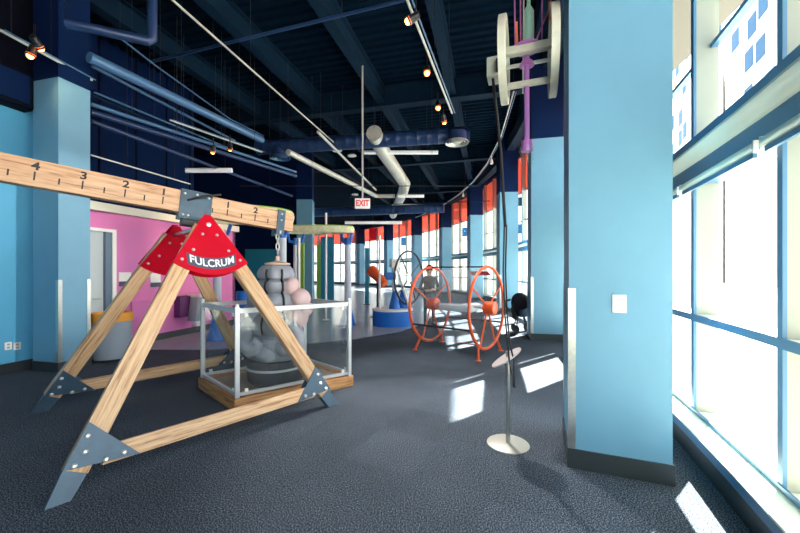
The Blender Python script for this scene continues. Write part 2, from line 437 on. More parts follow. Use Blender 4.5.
# cream light trough on top of the pink wall, and the dark wall set back above it
struct(MB().prism([(.14, 2.77), (.14, 2.93), (.11, 2.93), (.11, 2.80), (-.12, 2.80), (-.12, 2.77)], wl(DW), EL, UZ, EH, 0, DP - DW).build('trim_10', M['cream'], smooth=False))
MBp = MB().prism([(-1.6, 2.74), (-.12, 2.74), (-.12, 2.8), (-1.6, 2.8)], wl(DW), EL, UZ, EH, 0, DP - DW)
struct(MBp.build('trim_11', M['dark'], smooth=False))
wallseg(wl(DW, -1.5), wl(DP, -1.5), 2.7, 7.2, M['navy'], 'wall_left')
wallseg(wl(DP), wl(DP, -4.0), 0, 2.77, M['dark'], 'wall_left')
wallseg(wl(DW, -1.5), wl(DW), 2.7, 7.2, M['dark'], 'wall_left')
for d in (-.4, .5, 1.4, 2.3, 3.1):
    struct(MB().box(wl(d, -1.49, 4.9), (.03, .03, 4.4), -HD).build('trim_12', M['dark'], smooth=False))
# back walls
A, B = V((-17, 17.6, 0)), V((-4.75, 16.7, 0))
wallseg(B, A, 0, 7.2, M['navy'], 'wall_back'); E = V((-9.6, arcpts[-1].y + .2, 0))
wallseg(B, V((-8.2, 34, 0)), 0, 7.2, M['blue'], 'wall_divider')
wallseg(V((-9.6, 34, 0)), V((-17, arcpts[-1].y, 0)), 0, 7.2, M['navy'], 'wall_back')
wallseg(V((-8.2, 34, 0)), V((-17, 37.5, 0)), 0, 7.2, M['wallblue'], 'wall_back')
wallseg(V((back.x + .3, -6, 0)), V((-17, -6, 0)), 0, 7.2, M['wallblue'], 'wall_rear', -.12)
wallseg(V((-17, -6, 0)), V((-17, 46, 0)), 0, 7.2, M['navy'], 'wall_far_left')
# door in the pink wall
dr = bpy.data.objects.new('door_1', None); C.objects.link(dr); dr.location = wl(-.76); dr['kind'] = 'structure'
MB().prism([(-1.06, 0.01), (-.22, .01), (-.22, 2.38), (-1.06, 2.38)], WL - EH * .12, EH, UZ, EL, -.09, -.05).build('door_leaf', M['doorgrey'], dr, smooth=False)
f = MB().prism([(-1.12, 0), (-1.06, 0), (-1.06, 2.38), (-.22, 2.38), (-.22, 0), (-.14, 0), (-.14, 2.44), (-1.12, 2.44)], WL - EH * .12, EH, UZ, EL, -.1, .03)
f.build('door_frame', M['white'], dr, smooth=False)
MB().prism([(-.34, .01), (-.22, .01), (-.22, 2.38), (-.34, 2.38)], WL - EH * .12, EH, UZ, EL, -.05, .012).build('door_jamb', M['jamb'], dr, smooth=False)
h = MB(); p = wl(-.56, -.04, 1.06); h.tube([p, p + EL * .06], .014); h.tube([p + EL * .06, p + EL * .06 - EH * .13], .012)
h.build('door_handle', M['steel'], dr)

# ------------------------------------------------------------------ pillars
def pillar(label, a, e1, e2, w1, w2, guards, group='blue pillars'):
    """a: corner nearest; e1, e2: face directions"""
    r = thing('pillar', label, 'pillar', a, 0, group)
    def sq(o, z0, z1): return MB().prism([(-o, -o), (w1 + o, -o), (w1 + o, w2 + o), (-o, w2 + o)], a, e1, e2, UZ, z0, z1)
    sq(0, .155, 4.66).build('shaft', M['blue'], r, smooth=False)
    sq(0, 4.66, 7.1).build('upper_shaft', M['navy'], r, smooth=False)
    sq(.012, 0, .155).build('baseboard', M['base'], r, smooth=False)
    for (c1, c2) in guards:
        g = MB(); o = a + e1 * (w1 * c1) + e2 * (w2 * c2); d1 = e1 * (1 if c1 == 0 else -1); d2 = e2 * (1 if c2 == 0 else -1)
        g.prism([(-.006, -.006), (.05, -.006), (.05, 0), (0, 0), (0, .05), (-.006, .05)], o, d1, d2, UZ, .156, 1.46)
        g.build('corner_guard', M['steel'], r, smooth=False)
    return r
names = ['nearest blue pillar with a white switch plate, close to the camera',
 'blue pillar second along the windows, with a black stroller beside it',
 'blue pillar third along the windows, behind the hanging black cable',
 'blue pillar fourth along the windows, above the orange drum',
 'blue pillar fifth along the windows, far down the gallery', 'blue pillar sixth along the windows, beyond the big dark hoop',
 'blue pillar at the far curve of the window wall, seen very small', 'last tiny blue pillar where the window wall turns']
for i in range(8):
    s = 5.6 * i
    p = pillar(names[i], arc(s, 0), outw(s), tang(s), .70, .70, [(0, 0), (0, 1)] if i < 3 else [])
pillar('wide blue pillar at left with steel corner guards beside the pink wall', V((-5.38, 5.6, 0)), EH.copy(), -EL, .46, .56, [(0, 0), (1, 0)])
pillar('blue pillar in the middle distance behind the chain and sculpture', V((-4.42, 15.2, 0)), V((1, 0, 0)), V((-.1, .995, 0)), .66, .7, [])
e1, e2 = outw(0), tang(0)
sp = arc(0, .26, 1.47); sp = arc(0, .355, 1.345)
sw = thing('light_switch', 'white blank switch plate on the nearest blue pillar', 'switch', sp)
MB().prism([(-.048, -.07), (.048, -.07), (.048, .07), (-.048, .07)], sp, e1, UZ, -e2, 0.0, .008).build('plate', M['white'], sw, bevel=.003)
MB().prism([(-.018, -.035), (.018, -.035), (.018, .035), (-.018, .035)], sp, e1, UZ, -e2, .008, .012).build('rocker', M['white'], sw, bevel=.002)
for x, lab in ((8, 'white wall socket at the far left on the blue wall'), (17, 'white wall socket nearest the pillar on the blue wall')):
    q = (x - HX) / FPX; d = (q * WL.y - WL.x) / (EH.x - q * EH.y); p = wl(d, 0); p.z = EYE - (346 - HY) / FPX * p.y
    r = thing('wall_socket', lab, 'socket', p, 0, 'sockets on the blue wall')
    MB().prism([(-.045, -.06), (.045, -.06), (.045, .06), (-.045, .06)], p, EH, UZ, EL, 0, .01).build('plate', M['white'], r, bevel=.003)
    for z in (-.025, .025): MB().prism([(-.016, z - .014), (.016, z - .014), (.016, z + .014), (-.016, z + .014)], p, EH, UZ, EL, .01, .013).build('outlet', M['bin'], r, smooth=False)
p = wl(-2.6, .0, 4.2)
r = thing('wall_box', 'dark navy box mounted high on the blue wall at left', 'box', p)
MB().prism([(-.9, 0), (.87, 0), (.87, .56), (-.9, .56)], p, EH, UZ, EL, 0, .3).build('casing', M['dark'], r, bevel=.01)
MB().prism([(-.8, .06), (.77, .06), (.77, .5), (-.8, .5)], p, EH, UZ, EL, .3, .31).build('front_panel', M['navy'], r, smooth=False)

# ------------------------------------------------------------------ fulcrum exhibit
FL, FR, BL = V((-2.34, 2.43, 0)), V((-.794, 4.215, 0)), V((-4.085, 4.035, 0)); BR = FR + BL - FL
AF, AB = V((-2.017, 3.735, 2.146)), V((-2.86, 4.515, 2.146))
fx = (FL + FR + BL + BR) / 4
ful = thing('fulcrum_stand', 'timber A-frame stand with red plates lettered FULCRUM', 'exhibit', fx)
def aframe(Lp, Rp, ap, front):
    mid = (Lp + Rp) / 2; e1 = (Rp - Lp).normalized(); hw = (Rp - Lp).length / 2
    up = ap - mid; up -= e1 * up.dot(e1); H = up.length; e2 = up.normalized(); n = e1.cross(e2)
    if n.dot(V((0, 0, 0)) - mid) < 0: n = -n        # n points to the camera side
    if not front: pass
    W = .075
    for sgn in (-1, 1):
        d = V((-sgn * hw, H)).normalized() if False else None
        dx, dy = -sgn * hw, H; L = math.hypot(dx, dy); dx /= L; dy /= L; px, py = -dy, dx
        def q(t, w): return (sgn * hw + dx * t + px * w, dy * t + py * w)
        mw = wood('timber_leg_grain', e1 * dx + e2 * dy)
        MB().prism([q(.20, -W), q(L - .12, -W), q(L - .12, W), q(.20, W)], mid, e1, e2, n, -.05, .03).build('leg', mw, ful, bevel=.004)
        ft = MB(); ft.prism([(q(0, -W)[0], 0.0), (q(0, W)[0], 0.0), q(.25, W), q(.25, -W)] if True else [], mid, e1, e2, n, -.04, .02)
        fo = ft.build('foot', M['gusset'], ful, smooth=False)
        ow = -sgn * W                                   # outer edge of the leg
        gp_ = [q(.195, ow), q(.52, ow), (sgn * (hw - .47), .165)]
        for t0, t1 in ((.03, .042), (-.062, -.05)):
            g = MB().prism(gp_, mid, e1, e2, n, t0, t1).build('gusset_plate', M['gusset'], ful, smooth=False)
            for a, b in (q(.43, ow * .55), q(.33, ow * .1), (sgn * (hw - .37), .21), (sgn * (hw - .26), .20), q(.235, ow * .35)):
                MB().lathe([(.018, 0), (.018, .006), (.009, .014)], mid + e1 * a + e2 * b + n * (t1 if t0 > 0 else t0), n if t0 > 0 else -n, 10).build('bolt', M['bolt'], g)
    MB().prism([(-hw + .24, .165), (hw - .24, .165), (hw - .31, .295), (-hw + .31, .295)], mid, e1, e2, n, -.045, .025).build('cross_rail', wood('timber_rail_grain', e1), ful, bevel=.004)
    # red plate
    pl = [(0, H + .05), (-.05, H + .02)]
    aL = 1.74; hx = hw * (1 - aL / H) + .10
    arcp = [(-hx + 2 * hx * i / 14, aL - .13 * (1 - (2 * i / 14 - 1) ** 2)) for i in range(15)]
    poly = [(.03, H + .03), (-.03, H + .03)] + arcp
    for t0, t1 in ((.03, .042), (-.062, -.05)):
        rp = MB().prism(poly, mid, e1, e2, n, t0, t1).build('red_plate', M['red'], ful, smooth=False)
        for a, b in ((0, H - .08), (-.07, H - .19), (.07, H - .19), (-.17, H - .36), (.17, H - .36), (-.28, aL + .03), (.28, aL + .03)):
            rr = .024 if b > H - .1 else .015
            MB().lathe([(rr, 0), (rr, .006), (rr * .5, .013)], mid + e1 * a + e2 * b + n * (t1 if t0 > 0 else t0), n if t0 > 0 else -n, 10).build('bolt', M['bolt'], rp)
        if front and t0 > 0:
            lb = [(-.235 + .47 * i / 10, 1.775 - .05 - .09 * (1 - (2 * i / 10 - 1) ** 2) * .62) for i in range(11)]
            lb += [(x, y + .115) for x, y in reversed(lb)]
            lo = MB().prism(lb, mid, e1, e2, n, t1, t1 + .003).build('name_label', M['labelgrey'], rp, smooth=False)
            lettering(MB(), 'FULCRUM', .108, mid + e1 * 0 + e2 * (1.775 - .05 - .056 + .058) + n * (t1 + .005), e1, e2, n, bold=.002, bend=.9, sx=.9).build('label_lettering', M['white'], rp, smooth=False)
    return e1, e2, n, mid, H
aframe(FL, FR, AF, True)
aframe(BL, BR, AB, False)
# pivot bracket
BH = math.radians(49.5); BD = V((math.sin(BH), math.cos(BH), -.096)).normalized(); BN = V((math.cos(BH), -math.sin(BH), 0)); BU = BN.cross(BD)
if BU.z < 0: BU = -BU
BP = V((-2.36, 4.107, 2.363)); UNIT = .325
ax = (AB - AF).normalized()
pv = MB().tube([AF + ax * -.06 + UZ * -.09, AB - ax * -.06 + UZ * -.09], .028, 14); pv.build('axle', M['steel'], ful)
# lever beam
bm = thing('lever_beam', 'long timber lever beam with numbered scale balanced across the stand', 'beam', BP)
HB = .122; TB = .075
BL0, BL1 = -7.0 * UNIT, 3.55 * UNIT
MB().prism([(-TB, -HB), (TB, -HB), (TB, HB), (-TB, HB)], BP, BN, BU, BD, BL0, BL1).build('timber', wood('timber_beam_grain', BD, (214, 172, 138), (144, 96, 68), (196, 154, 118)), bm, bevel=.004)
for h in range(-13, 7):
    if h == 0: continue
    u = h / 2.0
    if u > 3.0: continue
    hh = .04 if h % 2 == 0 else .028
    zc = -.03 if h % 2 == 0 else -.04
    if u < 0: o = BP + BD * (u * UNIT)
    else: o = BP + BD * (u * UNIT)
    MB().prism([(-.006, zc - hh), (.006, zc - hh), (.006, zc + hh), (-.006, zc + hh)], o, BD, BU, BN, TB + .0005, TB + .002).build('tick_mark', M['black'], bm, smooth=False)
for u in (-6, -5, -4, -3, -2, -1, 1, 2):
    lettering(MB(), str(abs(u)), .098, BP + BD * (u * UNIT) + BU * .058 + BN * (TB + .002), BD, BU, BN, bold=.003, sx=1.15).build('numeral', M['black'], bm, smooth=False)
MB().prism([(-.17, -.19), (.15, -.19), (.15, .135), (-.17, .135)], BP, BD, BU, BN, TB + .002, TB + .018).build('pivot_plate', M['gusset'], bm, bevel=.003)
MB().prism([(-.17, -.19), (.15, -.19), (.15, .135), (-.17, .135)], BP, BD, BU, BN, -TB - .018, -TB - .002).build('pivot_plate', M['gusset'], bm, bevel=.003)
MB().prism([(-.17, HB + .002), (.15, HB + .002), (.15, HB + .018), (-.17, HB + .018)], BP, BD, BU, BN, -TB - .02, TB + .02).build('saddle_cap', M['gusset'], bm, bevel=.003)
MB().prism([(-.13, -.26), (.11, -.26), (.11, -HB - .002), (-.13, -HB - .002)], BP, BD, BU, BN, -TB, TB).build('pivot_block', M['blackmetal'], bm, bevel=.01)
q = BP + BD * .02 + BN * (TB + .02) + BU * .02
MB().tube([q - BD * .12, q + BN * .05 + BU * .06, q + BD * .2 + BN * .05 + BU * .13], .012, 8).build('stop_arm', M['blackmetal'], bm)
for a, b in ((-.13, .09), (.11, .09), (-.13, -.15), (.11, -.15), (-.01, .1), (-.08, -.15)):
    MB().lathe([(.014, 0), (.014, .006), (.006, .012)], BP + BD * a + BU * b + BN * (TB + .018), BN, 10).build('bolt', M['bolt'], bm)
# end hanger strap
HE = BP + BD * (3.02 * UNIT)
st = MB()
for q0, q1 in ((TB + .002, TB + .014), (-TB - .014, -TB - .002)):
    st.prism([(-.05, -.2), (.05, -.2), (.05, .13), (-.05, .13)], HE, BD, BU, BN, q0, q1)
st.prism([(-.05, HB + .001), (.05, HB + .001), (.05, HB + .013), (-.05, HB + .013)], HE, BD, BU, BN, -TB - .014, TB + .014)
st.build('hanger_strap', M['gusset'], bm, smooth=False)
for b in (.08, 0, -.15): MB().lathe([(.014, 0), (.014, .006), (.006, .012)], HE + BU * b + BN * (TB + .014), BN, 10).build('bolt', M['bolt'], bm)
# chain
ctop = HE - BU * .17; SC = V((ctop.x, ctop.y, 0)); zc0 = 1.80
ch = thing('chain', 'steel chain hanging from the right end of the lever beam', 'chain', (ctop.x, ctop.y, zc0))
z = ctop.z; i = 0
MB().tube([ctop - BN * .1, ctop + BN * .1], .012, 8).build('pin', M['steel'], ch)
while z - .075 > zc0 - .01:
    rot = Matrix.Rotation(PI / 2 * (i % 2) + .5, 3, 'Z'); pts = []
    for t in range(14):
        a = 2 * PI * t / 14
        pts.append(V((ctop.x, ctop.y, z - .036)) + rot @ V((.019 * math.cos(a), 0, .036 * math.sin(a) + (.012 if math.sin(a) > 0 else -.012))))
    MB().tube(pts, .0065, 6, closed=True).build('link', M['steel'], ch); z -= .07; i += 1

# ------------------------------------------------------------------ cage with clear panels
K0, K1, K2 = V((-1.86, 4.06, 0)), V((-2.69, 4.85, 0)), V((-.71, 4.95, 0)); K3 = K1 + K2 - K0; KC = (K0 + K3) / 2
cg = thing('display_enclosure', 'low aluminium-framed clear enclosure on a timber base around the sculpture', 'enclosure', KC)
cor = [K0, K2, K3, K1]; ZB, ZT = .17, 1.19
for i in range(4):
    a, b = cor[i], cor[(i + 1) % 4]; d = (b - a).normalized(); L = (b - a).length
    sd = UZ.cross(d)
    if sd.dot(KC - a) < 0: sd = -sd
    MB().prism([(-.045, 0.005), (.05, .005), (.05, .15), (-.045, .15)], a - d * .04, sd, UZ, d, 0, L + .08).build('base_timber', wood('timber_sill_grain', d, (214, 166, 112), (124, 78, 40), (186, 130, 80)), cg, bevel=.004)
    MB().prism([(0.02, ZB), (L - .02, ZB), (L - .02, ZB + .035), (.02, ZB + .035)], a, d, UZ, sd, -.015, .02).build('bottom_rail', M['alu'], cg, smooth=False)
    MB().prism([(0.02, ZT - .075), (L - .02, ZT - .075), (L - .02, ZT - .02), (.02, ZT - .02)], a, d, UZ, sd, -.015, .02).build('top_rail', M['alu'], cg, smooth=False)
    MB().prism([(0.02, ZB + .037), (L - .02, ZB + .037), (L - .02, ZT - .077), (.02, ZT - .077)], a, d, UZ, sd, .001, .007).build('clear_panel', M['acry'], cg, smooth=False)
    for x in (.1, L - .1):
        for z in (ZB + .05, ZT - .1):
            MB().box(a + d * x + UZ * z - sd * .006, (.04, .012, .045), ax=(d, sd, UZ)).build('panel_clip', M['white'], cg, bevel=.004)
    po = MB().prism([(-.024, -.024), (.024, -.024), (.024, .024), (-.024, .024)], a, d, sd, UZ, 0, ZT); po.build('post', M['alu'], cg, smooth=False)
    MB().ball(a + UZ * (ZT + .012), .024, 12, 8).build('post_cap', M['white'], cg)
ins = [KC + (c - KC) * .93 for c in cor]
MB().add([V((p.x, p.y, .02)) for p in ins] + [V((p.x, p.y, .14)) for p in ins], [(3, 2, 1, 0), (4, 5, 6, 7), (0, 1, 5, 4), (1, 2, 6, 5), (2, 3, 7, 6), (3, 0, 4, 7)]).build('deck', M['pave'] if False else mat('worn_plywood', (150, 140, 124), .6, noise=.2, nscale=4), cg, smooth=False)

# ------------------------------------------------------------------ hanging sculpture
sc = thing('sculpture', 'grey bulging sculpted elephant-like figure hanging on a chain in the enclosure', 'sculpture', (SC.x, SC.y, .16))
cx, cy = SC.x - .02, SC.y + .02
def lobe(mb, c, r, rz=0.0, rx=0.0, ry=0.0, seg=20, rings=14):
    R = Matrix.Rotation(rz, 3, 'Z') @ Matrix.Rotation(ry, 3, 'Y') @ Matrix.Rotation(rx, 3, 'X')
    return mb.ball(V((cx, cy, 0)) + V(c), r, seg, rings, R)
b = MB()
prof = [(.0, .42), (.28, .42), (.36, .47), (.40, .56), (.405, .66), (.375, .74), (.31, .775), (.35, .81), (.385, .88), (.38, .96), (.335, 1.03), (.27, 1.065), (.31, 1.095), (.335, 1.16), (.325, 1.24), (.285, 1.295), (.235, 1.32), (.275, 1.345), (.295, 1.40), (.28, 1.455), (.215, 1.485), (.25, 1.51), (.26, 1.56), (.24, 1.62), (.19, 1.67), (.0, 1.68)]
b.lathe(prof, (cx, cy, 0), seg=40, sx=.92, sy=.92)
body = b.build('body', M['grey'], sc)
for p in body.data.vertices:      # vertical creases between the lobes
    dx, dy = p.co.x + SC.x - cx, p.co.y + SC.y - cy; a = math.atan2(dy, dx)
    k = 1 - .10 * max(0, math.cos(2.5 * (a + PI * .58))) ** 12 + .03 * math.cos(5 * a + 1)
    p.co.x = dx * k + cx - SC.x; p.co.y = dy * k + cy - SC.y
pk = MB()
lobe(pk, (.33, -.05, 1.24), (.14, .16, .13), .2, 0, .5); lobe(pk, (.37, -.04, 1.11), (.13, .15, .11), .1, 0, .3); lobe(pk, (.30, -.10, 1.0), (.15, .15, .17), .3, 0, .2)
lobe(pk, (.22, -.08, 1.40), (.10, .12, .12), 0, 0, .4)
pk.build('cheek_lobes', M['pinkgrey'], sc)
sh = MB(); lobe(sh, (-.27, -.12, 1.0), (.15, .15, .19), 0, 0, .2); sh.build('shoulder_lobe', M['grey'], sc)
sh = MB(); lobe(sh, (.03, -.26, 1.0), (.13, .10, .17)); sh.build('chest_lobe', M['grey'], sc)
sh = MB(); lobe(sh, (-.20, -.14, 1.22), (.13, .14, .12), 0, 0, -.3); sh.build('shoulder_lobe', M['grey'], sc)
arm = MB()
arm.tube([V((cx + x, cy + y, z)) for x, y, z in ((-.30, -.16, .92), (-.33, -.22, .78), (-.29, -.29, .66), (-.20, -.35, .60), (-.11, -.37, .63), (-.09, -.37, .70), (-.14, -.36, .735), (-.19, -.35, .70))], [.09, .095, .09, .08, .068, .058, .05, .035], 14)
arm.build('curled_trunk', M['grey'], sc)
arm = MB(); arm.tube([V((cx + x, cy + y, z)) for x, y, z in ((.26, -.18, .95), (.33, -.2, .80), (.37, -.2, .68), (.36, -.24, .56))], [.08, .085, .08, .05], 14)
lobe(arm, (.18, -.28, .64), (.16, .10, .12)); lobe(arm, (-.02, -.33, .56), (.13, .08, .11))
arm.build('limb', M['grey'], sc)
MB().lathe([(.0, .16), (.33, .16), (.36, .2), (.37, .30), (.372, .40), (.36, .45), (.0, .45)], (cx, cy, 0), seg=40).build('drum_base', M['drum'], sc)
MB().lathe([(.372, .335), (.385, .34), (.385, .36), (.372, .365)], (cx, cy, 0), seg=40).build('drum_rim', M['alu'], sc)
MB().lathe([(.0, 1.675), (.15, 1.675), (.165, 1.69), (.16, 1.705), (.05, 1.725), (.028, 1.74), (.022, 1.80), (.0, 1.80)], (cx + .02, cy - .02, 0), seg=28).build('top_plate', mat('tan_plate', (206, 178, 160), .5), sc)
sb = MB()
for a0 in (-1.75, -.95):  # black tubes stand in for the shade in the body's vertical creases
    pts = []
    for r_, z_ in prof[7:-2]:
        pts.append(V((cx + (r_ * .92 + .012) * math.cos(a0), cy + (r_ * .92 + .012) * math.sin(a0), z_)))
    MB().tube(pts, .014, 8).build('crease_shade', M['black'], sc)

# ------------------------------------------------------------------ orange drum exhibit
wr, wlft = V((1.665, 6.75, 0)), V((.665, 7.585, 0)); hu = V((.615, .788, 0)); axd = (wlft - wr).normalized(); RH, ZH = .775, .905
dm = thing('hoop_drum', 'orange framed clear drum exhibit with two large hoops on short legs', 'exhibit', (wr + wlft) / 2)
def hoop_pt(c, a, r=RH): return c + hu * (r * math.cos(a)) + UZ * (ZH + r * math.sin(a))
for c, sg in ((wr, -1), (wlft, 1)):
    MB().tube([hoop_pt(c, 2 * PI * i / 56) for i in range(56)], .028, 10, closed=True).build('hoop', M['orange'], dm)
    for a in (PI * .82, PI * .18, PI * 1.36, PI * 1.64):
        MB().tube([hoop_pt(c, a, .1), hoop_pt(c, a, RH)], .016, 8).build('spoke', M['orange'], dm)
    MB().lathe([(.10, -.16), (.125, -.15), (.125, .05), (.10, .06)], c + UZ * ZH, axd, 24).build('hub', M['orange'], dm)
    for a in (PI * 1.32, PI * 1.68):
        p = hoop_pt(c, a); q = V((p.x, p.y, 0)) + hu * (.10 * (1 if math.cos(a) > 0 else -1)) + axd * (.05 * sg)
        lg = MB().tube([p, V((q.x, q.y, .012))], .024, 10).build('leg', M['orange'], dm)
        MB().lathe([(.055, 0.0), (.055, .012), (.03, .016)], (q.x, q.y, 0), seg=16).build('foot_plate', M['orange'], lg)
n = 40
sk = MB(); vs = [hoop_pt(c, 2 * PI * i / n, RH - .035) for c in (wr, wlft) for i in range(n)]
sk.add(vs, [(i, (i + 1) % n, n + (i + 1) % n, n + i) for i in range(n)]); sk.build('clear_skin', M['acry2'], dm)
MB().tube([hoop_pt(wr, PI * .5), hoop_pt(wlft, PI * .5)], .014, 8).build('top_bar', M['blackmetal'], dm)
for a in (PI * 1.15, PI * 1.85):
    MB().tube([hoop_pt(wr, a), hoop_pt(wlft, a)], .018, 8).build('side_bar', M['blackmetal'], dm)
MB().tube([wr + UZ * ZH, wlft + UZ * ZH], .03, 12).build('axle', M['alu'], dm)
MB().box((wr + wlft) / 2 + UZ * .86, (.75, .3, .12), ax=(axd, hu, UZ)).build('inner_frame', M['alu'], dm, bevel=.02)
for a, t in ((PI * .35, .25), (PI * 1.44, .22)):
    p = hoop_pt(wr.lerp(wlft, t), a, RH - .05); tn = (-hu * math.sin(a) + UZ * math.cos(a)); rd = hu * math.cos(a) + UZ * math.sin(a)
    MB().box(p, (.42, .15, .02), ax=(axd, tn, rd)).build('red_pad', M['redpad'], dm, bevel=.006)

# ------------------------------------------------------------------ floor stand with tilted disc
sb_ = gp(508, 444)
fs_ = thing('floor_stand', 'thin metal floor stand with round base and tilted disc sign', 'stand', sb_)
MB().lathe([(.0, 0), (.188, 0), (.19, .006), (.18, .012), (.0, .016)], sb_, seg=40).build('base', mat('pale_base_metal', (176, 176, 168), .45, .3), fs_)
MB().tube([sb_ + UZ * .012, sb_ + UZ * .86], .02, 16).build('pole', M['steel'], fs_)
dc = sb_ + V((-.015, 0, .80)); dA = V((.83, 0, .56)).normalized(); vw = (dc - V((0, 0, 1.6))).normalized()
dB = (vw + V((-.56, 0, .83)) * .2); dB = (dB - dA * dB.dot(dA)).normalized(); dN = dA.cross(dB)
MB().lathe([(.0, -.006), (.155, -.006), (.157, 0), (.155, .006), (.0, .006)], dc, dN, 36).build('tilted_disc', mat('mauve_grey_disc', (200, 190, 192), .5), fs_)

# ------------------------------------------------------------------ hanging pulley machine
mc = V((1.225, 3.39, 0)); mx = V((math.cos(math.radians(20)), -math.sin(math.radians(20)), 0)); my = V((mx.y * -1, mx.x, 0))
wa, wb = mc - mx * .22 + UZ * 3.64, mc + mx * .22 + UZ * 3.64
pm = thing('pulley_hoist', 'cream twin-wheel hoist hung high beside the nearest pillar', 'machine', mc + UZ * 3.2)
for c, sg in ((wa, 1), (wb, -1)):
    MB().lathe([(.33, -.031), (.385, -.031), (.39, -0.036), (.39, .026), (.385, .031), (.33, .031), (.33, -.031)], c, mx, 48).build('wheel_rim', M['hoist'], pm)
    for a in (.4, .4 + PI / 3, .4 + 2 * PI / 3):
        d = my * math.cos(a) + UZ * math.sin(a)
        MB().box(c, (.66, .03, .02), ax=(d, d.cross(mx), mx)).build('spoke', M['hoist'], pm)
    MB().lathe([(.05, -.045), (.05, .045)], c, mx, 20).build('hub', M['galv'], pm)
for y, z, h, m in ((-.05, .05, .075, 'hoist'), (.06, -.03, .03, 'galv'), (-.02, -.26, .05, 'hoist'), (.05, -.22, .02, 'blackmetal')):
    MB().box(mc + my * y + UZ * (3.64 + z), (.44, h, h), ax=(mx, my, UZ)).build('cross_bar', M[m], pm, bevel=.006)
MB().lathe([(.0, 0), (.13, 0), (.13, .015), (.0, .02)], mc + UZ * 3.72 + mx * -.015, seg=28).build('purple_plate', M['purple'], pm)
MB().lathe([(.0, 0), (.07, 0), (.05, .04), (.0, .05)], mc + UZ * 3.56 + mx * -.015, seg=20).build('collar', M['purple'], pm)
pc = mc - mx * .015
MB().tube([pc + UZ * 2.80, pc + UZ * 3.74], .024, 14).build('purple_pole', M['purple'], pm)
MB().lathe([(.0, 0), (.05, 0), (.052, .004), (.052, .10), (.05, .104), (.0, .104)], pc + UZ * 2.74, seg=24).build('pole_end', M['purple'], pm)
MB().lathe([(.02, -.13), (.05, -.12), (.062, -.08), (.064, .06)], pc + UZ * 2.74, seg=24).build('clear_bulb', M['acry'], pm)
MB().lathe([(.0, 0), (.045, 0), (.05, .01), (.05, .36), (.03, .40), (.018, .42), (.018, 3.0)], mc + UZ * 3.75 - my * -.06, seg=20).build('mint_cylinder', M['mint'], pm)
bk = MB().box(wa - mx * .10 + UZ * -.07 , (.12, .18, .19), ax=(mx, my, UZ)).build('cable_bracket', M['hoist'], pm, bevel=.006)
MB().box(wa - mx * .04 + UZ * -.08 - my * .1, (.06, .05, .12), ax=(mx, my, UZ)).build('winch', M['blackmetal'], bk, bevel=.006)
for a, b, m in (((-.12, 3.74), (-.16, 7.1), 'rope'), ((-.07, 3.74), (-.09, 7.1), 'rope'), ((.12, 3.74), (.13, 7.1), 'rope'), ((.05, 3.74), (.2, 4.1), 'rope'), ((.2, 4.1), (.14, 7.1), 'rope'), ((-.05, 3.3), (-.02, 7.1), 'galv'), ((-.1, 3.7), (-.11, 4.0), 'orope'), ((.19, 3.95), (.185, 4.12), 'orope')):
    MB().tube([mc + mx * a[0] + UZ * a[1], mc + mx * b[0] + UZ * b[1]], .007 if m != 'orope' else .011, 6).build('rope', M[m], pm)
# black cable down to the stand
cb = wa - mx * .1 - my * .1 + UZ * -.2
ctr = V((sb_.x - .02, sb_.y - .05, 0))
cab = thing('black_cable', 'black cable hanging from the hoist down to the floor stand', 'cable', (ctr.x, ctr.y, .6))
m = MB(); m.tube([cb, cb.lerp(ctr + UZ * 2.0, .5) + V((.005, 0, 0)), ctr + V((-.02, 0, 2.0))], .014, 10); m.build('sheath', M['black'], cab)
for dx, lo in ((-.008, .70), (.012, .58)):
    pts = [ctr + V((-.02 + dx, 0, 2.02)), ctr + V((-.03 + dx, 0, 1.6)), ctr + V((-.015 + dx, -.0, 1.2)), ctr + V((dx, -.03, .95)), ctr + V((dx * 2, -.11, .8)), ctr + V((.01 + dx, -.10, lo)), ctr + V((.035 + dx * .4, -.08, lo - .02)), ctr + V((.04, -.06, lo + .1))]
    MB().tube(pts, .0075, 8).build('strand', M['black'], cab)

# ------------------------------------------------------------------ litter bin
bp_ = V((-5.2, 6.42, 0))
bn = thing('litter_bin', 'round grey litter bin with yellow rim by the door', 'bin', bp_)
MB().lathe([(.25, .03), (.275, .05), (.30, .70), (.30, .72), (.0, .72)], bp_, seg=36).build('body', M['bin'], bn)
MB().lathe([(.302, .70), (.315, .705), (.315, .845), (.30, .86), (.24, .86), (.22, .80), (.0, .79)], bp_, seg=36).build('yellow_rim', M['yellow'], bn)
MB().lathe([(.23, 0), (.25, .0), (.27, .05), (.23, .05)], bp_, seg=36).build('foot_ring', M['base'], bn)

# pink wall fittings
def on_wall(x, y, off=0.0):
    q = (x - HX) / FPX; d = (q * WL.y - WL.x) / (EH.x - q * EH.y); p = wl(d, 0); p.z = EYE - (y - HY) / FPX * p.y; return p + EL * off
for x, y, w, h, lab in ((124.5, 278, .26, .24, 'small white placard on the pink wall, nearest the door'), (155, 279, .26, .26, 'white placard on the pink wall behind the rear timber leg')):
    p = on_wall(x, y); r = thing('wall_placard', lab, 'placard', p, 0, 'placards on the pink wall')
    MB().prism([(-w / 2, -h / 2), (w / 2, -h / 2), (w / 2, h / 2), (-w / 2, h / 2)], p, EH, UZ, EL, 0, .02).build('board', M['white'], r, bevel=.004)
    MB().prism([(-w / 2, -h / 2 - .05), (w / 2, -h / 2 - .05), (w / 2, -h / 2 + .05), (-w / 2, -h / 2 + .05)], p, EH, UZ, EL, .021, .026).build('dark_strip', M['labelgrey'], r, smooth=False)
p = on_wall(183, 306); r = thing('wall_console', 'purple wall console with grey hood and white trays by the pink wall', 'exhibit', p)
